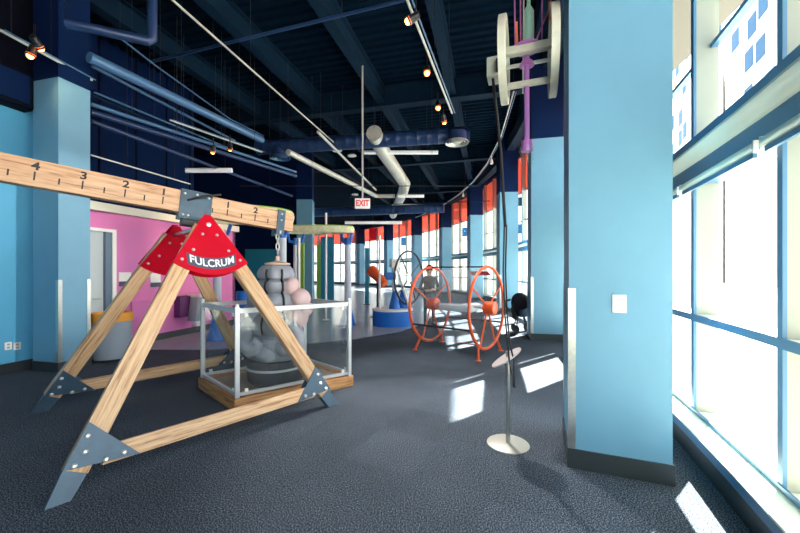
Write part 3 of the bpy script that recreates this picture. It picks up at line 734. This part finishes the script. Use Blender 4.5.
MB().prism([(-.3, -.25), (.22, -.25), (.22, .26), (-.3, .26)], p, EH, UZ, EL, .0, .22).build('console_box', mat('plum_paint', (92, 34, 96), .5), r, bevel=.01)
MB().prism([(-.1, -.36), (.18, -.36), (.22, .22), (.0, .22)], p, EH, UZ, EL, .22, .46).build('grey_hood', M['bin'], r, bevel=.02)
MB().prism([(.02, -.50), (.16, -.50), (.18, -.36), (.0, -.36)], p, EH, UZ, EL, .25, .40).build('paper_chute', M['white'], r, bevel=.01)
MB().prism([(.0, .22), (.42, .22), (.42, .30), (.0, .30)], p, EH, UZ, EL, .12, .5).build('white_tray', M['white'], r, bevel=.02)
MB().prism([(.45, .10), (.82, .10), (.82, .19), (.45, .19)], p, EH, UZ, EL, .0, .4).build('white_tray', M['white'], r, bevel=.02)
p = on_wall(148, 316); r = thing('wall_panel', 'raised pink panel low on the pink wall', 'panel', p)
MB().prism([(-.4, -.35), (.9, -.35), (.9, .33), (-.4, .33)], p, EH, UZ, EL, 0, .04).build('panel_board', M['pink'], r, bevel=.008)
MB().prism([(-.43, .33), (.93, .33), (.93, .36), (-.43, .36)], p, EH, UZ, EL, 0, .06).build('ledge', M['pink'], r, smooth=False)

# ------------------------------------------------------------------ mid-distance exhibits
def simple(name, label, cat, mb, m, loc, group=None, **k):
    return tag(mb.build(name, m, loc=loc, **k), label, cat, group)
p = at(263, 300, 12.2); p.z = 0
r = thing('partition', 'teal partition panel in the dark area behind the sculpture', 'partition', p)
MB().box(p + UZ * 1.2, (1.25, .08, 2.3), -.1).build('panel', M['teal'], r, smooth=False)
MB().box(p + UZ * .025, (1.3, .4, .05), -.1).build('foot', M['blackmetal'], r, smooth=False)
for i in range(7):
    pass
p = V((-3.3, 7.55, 0)); p = V((-(400 - 244) / FPX * 8.3, 8.3, 0))
r = thing('blue_drum', 'tall blue cylinder standing behind the enclosure', 'drum', p)
MB().lathe([(.0, .0), (.17, 0), (.17, 1.13), (.0, 1.13)], p, seg=28).build('body', M['midblue'], r)
for z in (.3, .6, .9): MB().lathe([(.17, z - .015), (.182, z), (.17, z + .015)], p, seg=28).build('ring', M['midblue'], r)

def ring_track(label, c, R, sy, zt, posts):
    r = thing('overhead_ring', label, 'exhibit', c)
    n = 48; o, i_ = R, R - .10
    MB().lathe([(i_, zt - .17), (o, zt - .17), (o + .02, zt - .08), (o, zt), (i_, zt), (i_, zt - .17)], c, seg=n, sy=-sy).build('track_ring', M['track'], r)
    MB().lathe([(i_ + .02, zt), (o - .02, zt), (o - .02, zt + .03), (i_ + .02, zt + .03), (i_ + .02, zt)], c, seg=n, sy=-sy).build('top_strip', M['green'], r)
    for (a, rad) in posts:
        def rim(t, k=1.0): return c + V(((R - .05) * k * math.cos(t), (R - .05) * sy * k * math.sin(t), 0))
        q = rim(a, 1.0)
        po = MB().tube([q + UZ * .02, q + UZ * (zt - .42)], rad, 16).build('post', M['polegrey'], r)
        MB().lathe([(.0, 0), (rad * 2.6, 0), (rad * 1.05, .55), (.0, .55)], q, seg=20).build('cone_base', M['midblue'], po)
        MB().lathe([(rad * 1.15, -.1), (rad * 1.15, .1), (.0, .12)], q + UZ * (zt - .4), seg=16).build('clamp', M['midblue'], po)
        for s_ in (-1, 1):
            t = rim(a + .3 * s_) + UZ * (zt - .17)
            MB().tube([q + UZ * (zt - .42), q.lerp(t, .75) + UZ * ((zt - .40) - q.lerp(t, .75).z), t], .045, 8).build('yoke_arm', M['midblue'], po)
    return r
ring_track('pale overhead ring just behind the lever beam, on a grey post', V((-3.45, 7.7, 0)), 1.12, .75, 2.87, [(.85, .09), (2.4, .09)])
ring_track('pale overhead ring beyond the first ring, on posts with blue yokes', V((-2.45, 10.4, 0)), 1.10, .35, 2.88, [(.55, .10), (2.3, .05)])
for x, d, y0, lab in ((299, 9.4, 238, 'slim white pole just left of the middle pillar'), (326, 11.6, 213, 'slim white pole just right of the middle pillar')):
    t = at(x, y0, d); q = V((t.x, t.y, 0))
    r = thing('slim_pole', lab, 'pole', q, 0, 'slim poles in the middle distance')
    MB().tube([q + UZ * .01, t], .035, 12).build('shaft', M['white'], r)
    MB().lathe([(.0, 0), (.12, 0), (.12, .015), (.0, .02)], q, seg=20).build('base_plate', M['white'], r)
for x0, x1, y0, d, m, lab in ((317, 321, 244, 17.5, 'green', 'narrow lime green panel right of the middle pillar'), (321, 334, 237, 15.8, 'teal', 'tall teal panel right of the middle pillar'), (297, 304, 243, 14.2, 'green', 'narrow lime green panel left of the middle pillar'), (365, 369, 248, 17, 'teal', 'thin teal banner post in front of the far windows')):
    a, b = at(x0, y0, d), at(x1, y0, d); c = (a + b) / 2
    r = thing('display_board', lab, 'panel', (c.x, c.y, 0))
    MB().box((c.x, c.y, c.z / 2 + .01), (b.x - a.x, .12, c.z - .02)).build('board', M[m], r, smooth=False)
    MB().box((c.x, c.y, .02), (b.x - a.x + .1, .4, .04)).build('foot', M['base'], r, smooth=False)

# round blue platform with hoop
pp = V((-.22, 10.6, 0))
r = thing('platform_exhibit', 'round blue platform with a big dark hoop and white struts', 'exhibit', pp)
MB().lathe([(.0, 0), (.60, 0), (.60, .44), (.0, .44)], pp, seg=40).build('platform', M['midblue'], r)
MB().lathe([(.0, .44), (.61, .44), (.61, .49), (.0, .49)], pp, seg=40).build('platform_top', M['white'], r)
for dx, dy in ((.06, -.1), (.30, .15)):
    MB().lathe([(.17, .49), (.06, 1.0), (.05, 1.02), (.0, 1.02)], pp + V((dx, dy, 0)), seg=20).build('cone', M['midblue'], r)
MB().tube([pp + V((.04, -.1, 1.0)), pp + V((.02, -.1, 1.85))], .05, 12).build('mast', M['polegrey'], r)
MB().tube([pp + V((-.38, -.1, .49)), pp + V((-.38, -.1, 2.65))], .035, 12).build('pole', M['white'], r)
MB().tube([pp + V((.12, -.2, 1.72)), pp + V((.5, .1, .49))], .04, 10).build('strut', M['white'], r)
hc = pp + V((.50, .2, 1.40)); hx_ = V((.55, .83, 0)).normalized()
ho = MB().tube([hc + hx_ * (.8 * math.cos(2 * PI * i / 48)) + UZ * (.80 * math.sin(2 * PI * i / 48)) for i in range(48)], .03, 8, closed=True).build('hoop', M['blackmetal'], r)
for a in (.6, 2.2, 3.8, 5.2):
    MB().tube([hc + (hx_ * math.cos(a) + UZ * math.sin(a)) * .15, hc + (hx_ * math.cos(a) + UZ * math.sin(a)) * .79], .02, 8).build('spoke', M['base'], ho)
MB().box(pp + V((.06, -.15, 1.82)), (.26, .2, .24), .4).build('head_box', M['white'], r, bevel=.02)
MB().box(pp + V((-.05, -.12, 1.45)), (.3, .16, .22), .2).build('drive_box', M['midblue'], r, bevel=.03)
p0, p1 = at(371, 270, 12.6), at(385, 284, 12.2)
q = V(((p0.x + p1.x) / 2, (p0.y + p1.y) / 2, 0))
r = thing('orange_cannon', 'tilted orange tube on a dark stand in the middle distance', 'exhibit', q)
d = (p0 - p1); L = d.length; d.normalize()
MB().lathe([(.12, 0), (.15, .1), (.20, L), (.17, L), (.15, L - .1), (.0, L - .12)], p1, d, 24).build('tube', M['orange'], r)
MB().tube([q + UZ * .03, q + UZ * (p0.z + p1.z) / 2], .05, 10).build('stem', M['blackmetal'], r)
MB().lathe([(.0, 0), (.28, 0), (.26, .03), (.0, .04)], q, seg=24).build('base', M['blackmetal'], r)
p = at(373, 234, 15)
r = thing('red_banner', 'small red square banner hanging far down the gallery', 'banner', p)
MB().box(p, (.28, .02, .5)).build('cloth', M['red'], r, smooth=False)
MB().tube([p + UZ * .25, V((p.x, p.y, 6.48))], .008, 6).build('cord', M['blackmetal'], r)

# stroller by the second pillar
sp = V((3.09, 9.22, 0)); ty = math.radians(200)
st = thing('stroller', 'black baby stroller partly hidden behind the second blue pillar', 'stroller', sp)
R_ = Matrix.Rotation(.5, 3, 'Y')
hd = MB(); pr_ = [(.02 + .28 * math.sin(t * PI / 16), .30 * math.cos(t * PI / 16)) for t in range(0, 10)] + [(.25, -.05), (.0, -.05)]
hd.lathe([(0, .30)] + pr_[1:], sp + V((.05, 0, .74)), V((-.35, -.1, 1)), 20, sx=.8, sy=1.0).build('hood', M['jacket'], st)
MB().box(sp + V((.04, 0, .60)), (.34, .36, .36), .3).build('seat', M['jacket'], st, bevel=.08)
MB().tube([sp + V((-.17, -.12, .80)), sp + V((-.22, -.14, .62)), sp + V((-.16, -.12, .42)), sp + V((-.12, -.1, .36))], [.02, .05, .06, .03], 10).build('hanging_bag', M['black'], st)
MB().tube([sp + V((-.2, .1, .85)), sp + V((-.34, .05, .82)), sp + V((-.36, .02, .72)), sp + V((-.27, .0, .58))], .03, 8).build('handle', M['black'], st)
for x, y in ((-.12, -.14), (.22, -.1), (-.08, .18), (.26, .2)):
    lg = MB().tube([sp + V((x * .4, y * .4, .5)), sp + V((x, y, .1))], .018, 8).build('leg', M['blackmetal'], st)
    MB().lathe([(.03, -.025), (.10, -.025), (.11, 0), (.10, .025), (.03, .025)], sp + V((x, y, .112)), V((1, .3, 0)), 20).build('wheel', M['black'], lg)

# ------------------------------------------------------------------ person behind the drum
def person(loc, face, label):
    r = thing('person', label, 'person', loc, face)
    V3 = [(0, 0, .92), (0, .0, 1.08), (0, .01, 1.25), (0, .02, 1.38), (0, .015, 1.455), (0, -.005, 1.53), (0, -.02, 1.60), (0, -.01, 1.68),
          (.10, 0, .88), (.11, -.015, .50), (.115, .02, .09), (.125, -.12, .035),
          (-.10, 0, .88), (-.12, -.02, .50), (-.13, .02, .09), (-.15, -.12, .035),
          (.19, .02, 1.37), (.27, .03, 1.10), (.12, -.20, 1.06), (.06, -.25, 1.08),
          (-.19, .02, 1.37), (-.27, .03, 1.10), (-.12, -.20, 1.03), (-.05, -.25, 1.05)]
    rad = [.165, .165, .19, .155, .058, .075, .092, .07, .095, .06, .042, .04, .095, .06, .042, .04, .062, .046, .032, .034, .062, .046, .032, .034]
    E = [(0, 1), (1, 2), (2, 3), (3, 4), (4, 5), (5, 6), (6, 7), (0, 8), (8, 9), (9, 10), (10, 11), (0, 12), (12, 13), (13, 14), (14, 15), (3, 16), (16, 17), (17, 18), (18, 19), (3, 20), (20, 21), (21, 22), (22, 23)]
    for h, sx in ((19, -1), (23, 1)):
        b = V(V3[h])
        for k in range(5):
            a = V((sx * (.045 + .004 * k), -.035 + .0 * k, .03 - .017 * k)); l = (.8, 1.05, 1.1, 1.0, .8)[k]
            if k == 0: a = V((sx * .012, -.03, .055))
            i0 = len(V3); V3.append(tuple(b + a * .6 * l)); V3.append(tuple(b + a * 1.15 * l + V((0, .008, -.012)))); rad += [.0095, .008]
            E += [(h, i0), (i0, i0 + 1)]
    me = bpy.data.meshes.new('body'); me.from_pydata(V3, E, []); o = bpy.data.objects.new('body', me); C.objects.link(o)
    md = o.modifiers.new('skin', 'SKIN'); md.use_smooth_shade = True
    for i, q in enumerate(me.skin_vertices[0].data): q.radius = (rad[i], rad[i] * (.72 if i in (0, 1, 2, 3) else 1)); q.use_root = (i == 0)
    sd = o.modifiers.new('sub', 'SUBSURF'); sd.levels = 2; sd.render_levels = 2
    dg = bpy.context.evaluated_depsgraph_get(); ev = bpy.data.meshes.new_from_object(o.evaluated_get(dg))
    bpy.data.objects.remove(o)
    for q in (M['skin'], M['shirt'], M['trouser'], M['black']): ev.materials.append(q)
    for p in ev.polygons:
        c = p.center; p.use_smooth = True
        if c.z > 1.45 or (c.y < -.19 and c.z > .9): p.material_index = 0
        elif c.z > .93: p.material_index = 1
        elif c.z > .09: p.material_index = 2
        else: p.material_index = 3
    ev.name = 'body'; ob = bpy.data.objects.new('body', ev); C.objects.link(ob); ob.parent = r
    Mw = Matrix.Translation(loc) @ Matrix.Rotation(face, 4, 'Z')
    def w(*a): return Mw @ V(a)
    R3 = Matrix.Rotation(face, 3, 'Z')
    MB().ball(w(0, .02, 1.675), (.112, .118, .112), 16, 10, R3).build('hair', M['hair'], r)
    f = MB().tube([w(0, -.105, 1.63), w(0, -.13, 1.59)], [.01, .018], 8).build('nose', M['skin'], r)
    for q in (-.035, .035): MB().ball(w(q, -.1, 1.625), .012, 8, 6).build('eye', M['black'], r)
    MB().box(w(0, -.108, 1.555), (.05, .012, .01), face).build('mouth', mat('lips', (170, 96, 90), .5), r)
    for q in (-.095, .095): MB().ball(w(q, 0, 1.61), (.015, .025, .035), 8, 6, R3).build('ear', M['skin'], r)
    return r
person(V((.86, 10.4, 0)), .05, 'person in a dark shirt standing beyond the clear drum, arms bent in front')

# ------------------------------------------------------------------ overhead services
def pipe(name, label, pts, r, m, cat='pipe', group=None, seg=12, hang=(), bands=False):
    o = thing(name, label, cat, pts[0], 0, group)
    if bands:
        a, b = V(pts[0]), V(pts[-1]); L = (b - a).length; k = int(L / .3); pr = [(0, 0)]
        for i in range(k + 1):
            t = L * i / k; pr += [(r, max(0, t - .03)), (r + .012, t), (r, min(L, t + .03))]
        MB().lathe(pr + [(0, L)], a, b - a, seg).build('run', m, o)
    else:
        MB().tube(pts, r, seg).build('run', m, o)
    for t in ((.3, .8) if r < .1 else (.12, .37, .62, .87)):
        p = V(pts[0]).lerp(V(pts[-1]), t) if len(pts) == 2 else V(pts[int(t * (len(pts) - 1))])
        top = 7.12
        cl = MB(); cl.tube([p + UZ * r * .6, V((p.x, p.y, top))], .006, 6); cl.build('hanger_rod', M['blackmetal'], o)
    return o
def hz(x0, y0, x1, y1, z): return [gp2(x0, y0, z), gp2(x1, y1, z)]
def gp2(x, y, z):
    d = FPX * (z - EYE) / (HY - y); return V(((x - HX) / FPX * d, d, z))
pipe('air_duct', 'large dark blue duct running across the ceiling above the exit sign', [gp2(258, 148, 5.55), gp2(470, 134, 5.55)], .22, M['ductblue'], 'duct', seg=24, bands=True)
o = pipe('air_duct', 'pale metal duct slanting down the gallery from the dark blue duct', [gp2(374, 133, 5.6), gp2(381, 148, 5.55), gp2(405, 184, 5.3), gp2(403, 192, 5.3), gp2(393, 215, 5.2)], .23, M['galv'], 'duct', seg=24)
pipe('air_duct', 'second dark duct crossing farther down the gallery', [gp2(300, 213, 4.6), gp2(444, 208, 4.6)], .22, M['ductblue'], 'duct', seg=24, bands=True)
pipe('water_pipe', 'thick shiny blue pipe running along the ceiling at left', [gp2(89, 57, 5.0), gp2(262, 140, 5.0)], .085, M['pipeblue'])
pipe('water_pipe', 'thick navy pipe with a vertical elbow at top left', [gp2(66, 23, 5.2), gp2(149, 41, 5.2), gp2(149, 41, 5.2) + V((.03, .03, .05)), gp2(149, 41, 5.2) + V((.03, .03, 1.9))], .07, M['ductblue'])
pp_ = [(92, 66, 235, 141, 5.2, .028, 'pipeblue', 'slim pale pipe directly under the thick blue pipe'), (94, 92, 245, 155, 4.95, .018, 'pipeblue', 'slim pipe second below the thick blue pipe'),
       (92, 95, 200, 143, 4.8, .02, 'beam', 'dark slim conduit behind the slim pale pipes'), (91, 104, 296, 172, 4.6, .035, 'pipeblue', 'lower blue pipe ending near the left ceiling diffuser'),
       (91, 112, 296, 176, 4.5, .05, 'ductblue', 'lower dark blue pipe beside the lower blue pipe'), (91, 121, 292, 196, 4.3, .04, 'ductblue', 'lowest dark pipe above the upper left wall'),
       (91, 155, 190, 184, 3.9, .016, 'white', 'thin white pipe above the pink wall trough')]
for x0, y0, x1, y1, z, rr, m, lab in pp_:
    pipe('conduit', lab, hz(x0, y0, x1, y1, z), rr, M[m], 'pipe', 'slim pipes along the left ceiling')
pipe('conduit', 'long thin pale conduit crossing the ceiling from the top left', hz(168, -4, 338, 146, 5.5), .018, M['galv'])
pipe('conduit', 'thin jointed pale conduit between the thick blue pipe and the long conduit', [gp2(120, 38, 5.7), gp2(156, 66, 5.7), gp2(230, 119, 5.7), gp2(264, 136, 5.7)], .016, M['pipeblue'])
pipe('conduit', 'long thin blue pipe running across the ceiling near the top', hz(150, 62, 404, 0, 6.3), .03, M['ductblue'])
pipe('water_pipe', 'grey pipe slanting toward the exit sign below the dark blue duct', [gp2(288, 152, 4.7), gp2(376, 196, 4.7), gp2(395, 196, 4.7)], .08, M['galv'])
pipe('conduit', 'thin pale conduit passing the pendant discs to the grey pipe', [gp2(318, 132, 5.0), gp2(376, 190, 5.0)], .035, M['galv'])
pipe('conduit', 'black cable rod crossing the view above the exit sign', hz(240, 186, 480, 186, 4.0), .014, M['blackmetal'])
pipe('conduit', 'dark cable rod crossing just beside the exit sign', hz(372, 205, 490, 201, 4.0), .014, M['beam'])
# fluorescent battens
def batten(label, x0, x1, y, d, m='tube'):
    a, b = at(x0, y, d), at(x1, y, d); c = (a + b) / 2
    r = thing('batten_light', label, 'light', c, 0, 'fluorescent battens')
    MB().tube([a, b], .045, 14).build('tube_lamp', M['tube'], r)
    MB().box(c + UZ * .05, ((b - a).length, .09, .04), math.atan2(b.y - a.y, b.x - a.x)).build('housing', M['white'], r, bevel=.005)
    for t in (.15, .85):
        p = a.lerp(b, t); MB().tube([p + UZ * .06, V((p.x, p.y, 7.12))], .006, 6).build('hanger_rod', M['blackmetal'], r)
batten('white batten light hanging left above the lever beam', 186, 258 - 26, 171, 9.3)
batten('white batten light under the dark blue duct beside the round diffuser', 364, 438, 153, 11.6)
batten('long white batten light low beyond the exit sign', 345, 402, 223, 14.0)
batten('white batten light right of the exit sign pole', 398, 424, 196.5, 14.5)
batten('white batten light over the far end of the gallery', 392, 441, 205.5, 19)
# diffusers
for x, y, z, rr, lab in ((457, 143, 5.25, .33, 'round white ceiling diffuser at the right end of the blue duct'), (280, 158, 5.2, .33, 'round dark ceiling diffuser at the left end of the blue duct')):
    c = gp2(x, y, z); r = thing('ceiling_diffuser', lab, 'vent', c, 0)
    m = M['galv'] if x > 400 else M['pipeblue']
    MB().lathe([(.0, .0), (rr * .3, 0), (rr * .34, .03)], c, seg=28).build('core', m, r)
    for q in (.5, .72, 1.0): MB().lathe([(rr * (q - .08), .03), (rr * q, -.01), (rr * q, .015), (rr * (q - .08), .05), (rr * (q - .08), .03)], c, seg=28).build('ring', m, r)
    MB().lathe([(rr * .8, .04), (rr * .8, .30), (rr * .6, .36)], c, seg=28).build('neck', M['ductblue'], r)
    MB().tube([c + UZ * .2, V((c.x, c.y, 7.12))], .008, 6).build('hanger_rod', M['blackmetal'], r)
for x, y, d, lab in ((337, 151, 11.5, 'small pale disc pendant left of the exit sign rod'), (352, 156, 12.5, 'small pale disc pendant nearest the exit sign rod'), (355, 195, 16, 'small pale disc pendant low beside the exit sign')):
    c = at(x, y, d); r = thing('disc_pendant', lab, 'light', c, 0, 'disc pendants')
    MB().lathe([(.0, 0), (.15, 0), (.16, .015), (.12, .05), (.0, .06)], c, seg=24).build('disc', M['white'], r)
    MB().tube([c + UZ * .05, V((c.x, c.y, 7.12))], .006, 6).build('rod', M['blackmetal'], r)
# exit sign
ec = at(362.5, 203.5, 8.7)
ex = thing('exit_sign', 'white EXIT sign with red letters hanging on a long rod', 'sign', ec)
MB().box(ec, (.37, .05, .25)).build('housing', M['exitwhite'], ex, bevel=.008)
lettering(MB(), 'EXIT', .20, ec + V((0, -.027, 0)), (1, 0, 0), UZ, (0, -1, 0), bold=.006, sx=.78).build('letters', M['exitred'], ex, smooth=False)
MB().tube([ec + UZ * .12, V((ec.x, ec.y, 6.62))], .022, 8).build('rod', M['galv'], ex)

# track lighting
def spot(p, aim, en, tone=(1.0, .62, .34), ang=70):
    l = bpy.data.lights.new('spot_lamp', 'SPOT'); l.energy = en; l.color = tone; l.spot_size = math.radians(ang); l.spot_blend = .6; l.shadow_soft_size = .04
    o = bpy.data.objects.new('spot_lamp', l); C.objects.link(o); d = (V(aim) - V(p)).normalized()
    o.location = V(p) + d * .12; o.rotation_euler = d.to_track_quat('-Z', 'Y').to_euler(); return o
def head(x, y, z, label, aim, en=60, group='track spotlights', up=.22, tone=(1.0, .62, .34), ang=70):
    c = gp2(x, y, z); r = thing('track_spotlight', label, 'light', c, 0, group)
    d = (V(aim) - c).normalized()
    MB().lathe([(.02, -.14), (.045, -.12), (.055, .0), (.06, .03), (.052, .03), (.045, .0)], c, d, 18).build('can', M['blackmetal'], r)
    MB().lathe([(.0, .028), (.056, .022), (.056, .0)], c, d, 16).build('lens', M['lens'], r)
    MB().ball(c + d * .03, .042, 10, 8).build('bulb', M['lamp'], r)
    MB().tube([c - d * .08, c - d * .08 + UZ * up], .012, 8).build('stem', M['blackmetal'], r)
    spot(c, aim, en, tone, ang)
    return c
def track_rail(label, pts):
    r = thing('lighting_track', label, 'track', pts[0], 0)
    MB().tube(pts, .02, 8).build('rail', M['galv'], r); MB().tube([p + V((.06, 0, .0)) for p in pts], .012, 8).build('conduit', M['pipeblue'], r)
    for t in (.1, .5, .9):
        p = V(pts[int(t * (len(pts) - 1))]) if len(pts) > 2 else pts[0].lerp(pts[1], t); MB().tube([p, V((p.x, p.y, 7.12))], .006, 6).build('hanger_rod', M['blackmetal'], r)
track_rail('pale lighting track running down the ceiling to the round diffuser', [gp2(404, -8, 5.0), gp2(452, 113, 5.0)])
head(410, 20, 4.85, 'warm track spotlight at the top of the ceiling, left of the hoist', (-5.25, 5.75, 2.2), 900, tone=(1, .9, .8), ang=28)
head(427, 72, 4.85, 'warm bright track spotlight in the middle of the pale track', (.25, 3.7, 0), 1100, tone=(1, .95, .88), ang=42)
head(438, 107, 4.85, 'warm small track spotlight near the round white diffuser', (.9, 5.4, 0), 700, tone=(1, .95, .88), ang=55)
head(444, 121, 4.75, 'warm tiny track spotlight lowest on the pale track', (2, 10, 0), 60)
track_rail('dark lighting track across the upper left in front of the pillar', [gp2(0, 30, 4.9), gp2(92, 80, 4.9)])
head(39, 46, 4.8, 'warm track spotlight upper of the pair above the left wall', (-5.5, 9.5, 1.6), 22)
head(31, 54, 4.7, 'warm track spotlight lower of the pair above the left wall', (-6.4, 4.9, 1.2), 60)
track_rail('dark lighting track over the pink wall', [gp2(170, 120, 4.6), gp2(262, 152, 4.6)])
head(213, 151, 4.3, 'warm track spotlight left of the pair over the pink wall', (-5.3, 9.3, 1.5), 110)
head(230, 148, 4.35, 'warm track spotlight right of the pair over the pink wall', (-5.0, 10.5, 1.6), 110)
tr = [arc(s, -.35, 6.0) for s in (6, 9, 12, 15, 18, 21, 24, 27)]
track_rail('curved pale lighting track following the window pillars', tr)
for s, lab in ((11, 'tiny track spotlight by the third pillar on the curved track'), (17, 'tiny track spotlight by the fourth pillar on the curved track'), (23, 'tiny track spotlight by the fifth pillar on the curved track')):
    c = arc(s, -.35, 5.75); r = thing('track_spotlight', lab, 'light', c, 0, 'track spotlights')
    MB().lathe([(.03, .12), (.05, .1), (.06, -.05), (.05, -.05), (.045, -.02), (.0, -.02)], c, (0, .2, 1), 14).build('can', M['white'], r)
    MB().tube([c + UZ * .1, c + UZ * .26], .012, 6).build('stem', M['white'], r)

# ------------------------------------------------------------------ outside
gr = MB(); gr.add([V((-40, -40, -.3)), V((90, -40, -.3)), V((90, 120, -.3)), V((-40, 120, -.3))], [(0, 1, 2, 3)]); struct(gr.build('ground', M['pave'], smooth=False))
def block(label, a, hd, L, z1, depth, rows, cols, z0w, dz, dx, w, h, seed, skip=.45, endk=0.0, endl=0.0):
    rnd = random.Random(seed); d = V((math.sin(hd), math.cos(hd), 0)); n = V((-d.y, d.x, 0))
    if n.dot(V((0, 0, 0)) - a) < 0: n = -n
    r = thing('building', label, 'building', a + d * L / 2 - UZ * .3)
    MB().prism([(0, 0), (L, 0), (L + endl * depth, -depth), (endk * depth, -depth)], a - UZ * .3, d, n, UZ, 0, z1 + .3).build('block_walls', M['facade'], r, smooth=False)
    cnt = 0
    for i in range(rows):
        for j in range(cols):
            if rnd.random() < skip or cnt >= 98: continue
            x = 1.5 + j * dx + rnd.uniform(-.3, .3) * dx; z = z0w + i * dz + rnd.uniform(-.2, .2) * dz
            if x + w > L - .5 or z + h > z1 - .5: continue
            MB().prism([(x, z), (x + w, z), (x + w, z + h), (x, z + h)], a, d, UZ, n, .01, .06).build('window', M['facadewin'], r, smooth=False); cnt += 1
block('white building with sparse blue windows, nearest of the two behind the right windows', V((44.5, 42.0, 0)), math.radians(25), 15, 38, 6, 4, 3, 18.5, 5.0, 4.6, 2.4, 2.8, 9, .12, 2.7, 2.6)
block('taller white building with scattered blue windows, behind the window beside the nearest pillar', V((51.2, 56.4, 0)), math.radians(25), 45, 64, 14, 7, 8, 23, 5.6, 5.4, 2.6, 3.3, 4, .35, 2.75)
block('white building with small square windows beyond the far windows', V((24, 54, 0)), math.radians(-62), 60, 34, 15, 8, 20, 7, 3.3, 3.0, 1.3, 1.5, 5, .5)

# ------------------------------------------------------------------ light
w = bpy.data.worlds.new('sky'); bpy.context.scene.world = w; w.use_nodes = True
nt = w.node_tree; bg = nt.nodes['Background']
bg.inputs['Color'].default_value = (.93, .97, 1.0, 1); bg.inputs['Strength'].default_value = 5.6
sl = bpy.data.lights.new('sun', 'SUN'); sl.energy = 78; sl.angle = math.radians(.6); sl.color = (1, .95, .86)
so = bpy.data.objects.new('sun', sl); C.objects.link(so)
AZ, ELV = math.radians(51), math.atan(.8)
sd = V((math.sin(AZ) * math.cos(ELV), math.cos(AZ) * math.cos(ELV), math.sin(ELV)))
so.rotation_euler = (-sd).to_track_quat('-Z', 'Y').to_euler(); so.location = (20, 20, 30)

# ------------------------------------------------------------------ camera and view
cd = bpy.data.cameras.new('camera'); cd.sensor_width = 36; cd.lens = 36 * FPX / 800; cd.shift_y = (HY - 266.5) / 800
cd.clip_end = 500
co = bpy.data.objects.new('camera', cd); C.objects.link(co); co.location = (0, 0, EYE); co.rotation_euler = (PI / 2, 0, 0)
sc_ = bpy.context.scene; sc_.camera = co
vs_ = sc_.view_settings; vs_.view_transform = 'Standard'; vs_.look = 'None'; vs_.gamma = 1; vs_.use_curve_mapping = False; vs_.exposure = 0.0
cy_ = sc_.cycles; cy_.max_bounces = 12; cy_.diffuse_bounces = 6; cy_.transparent_max_bounces = 24; cy_.sample_clamp_indirect = 8.0
cy_.caustics_reflective = False; cy_.caustics_refractive = False
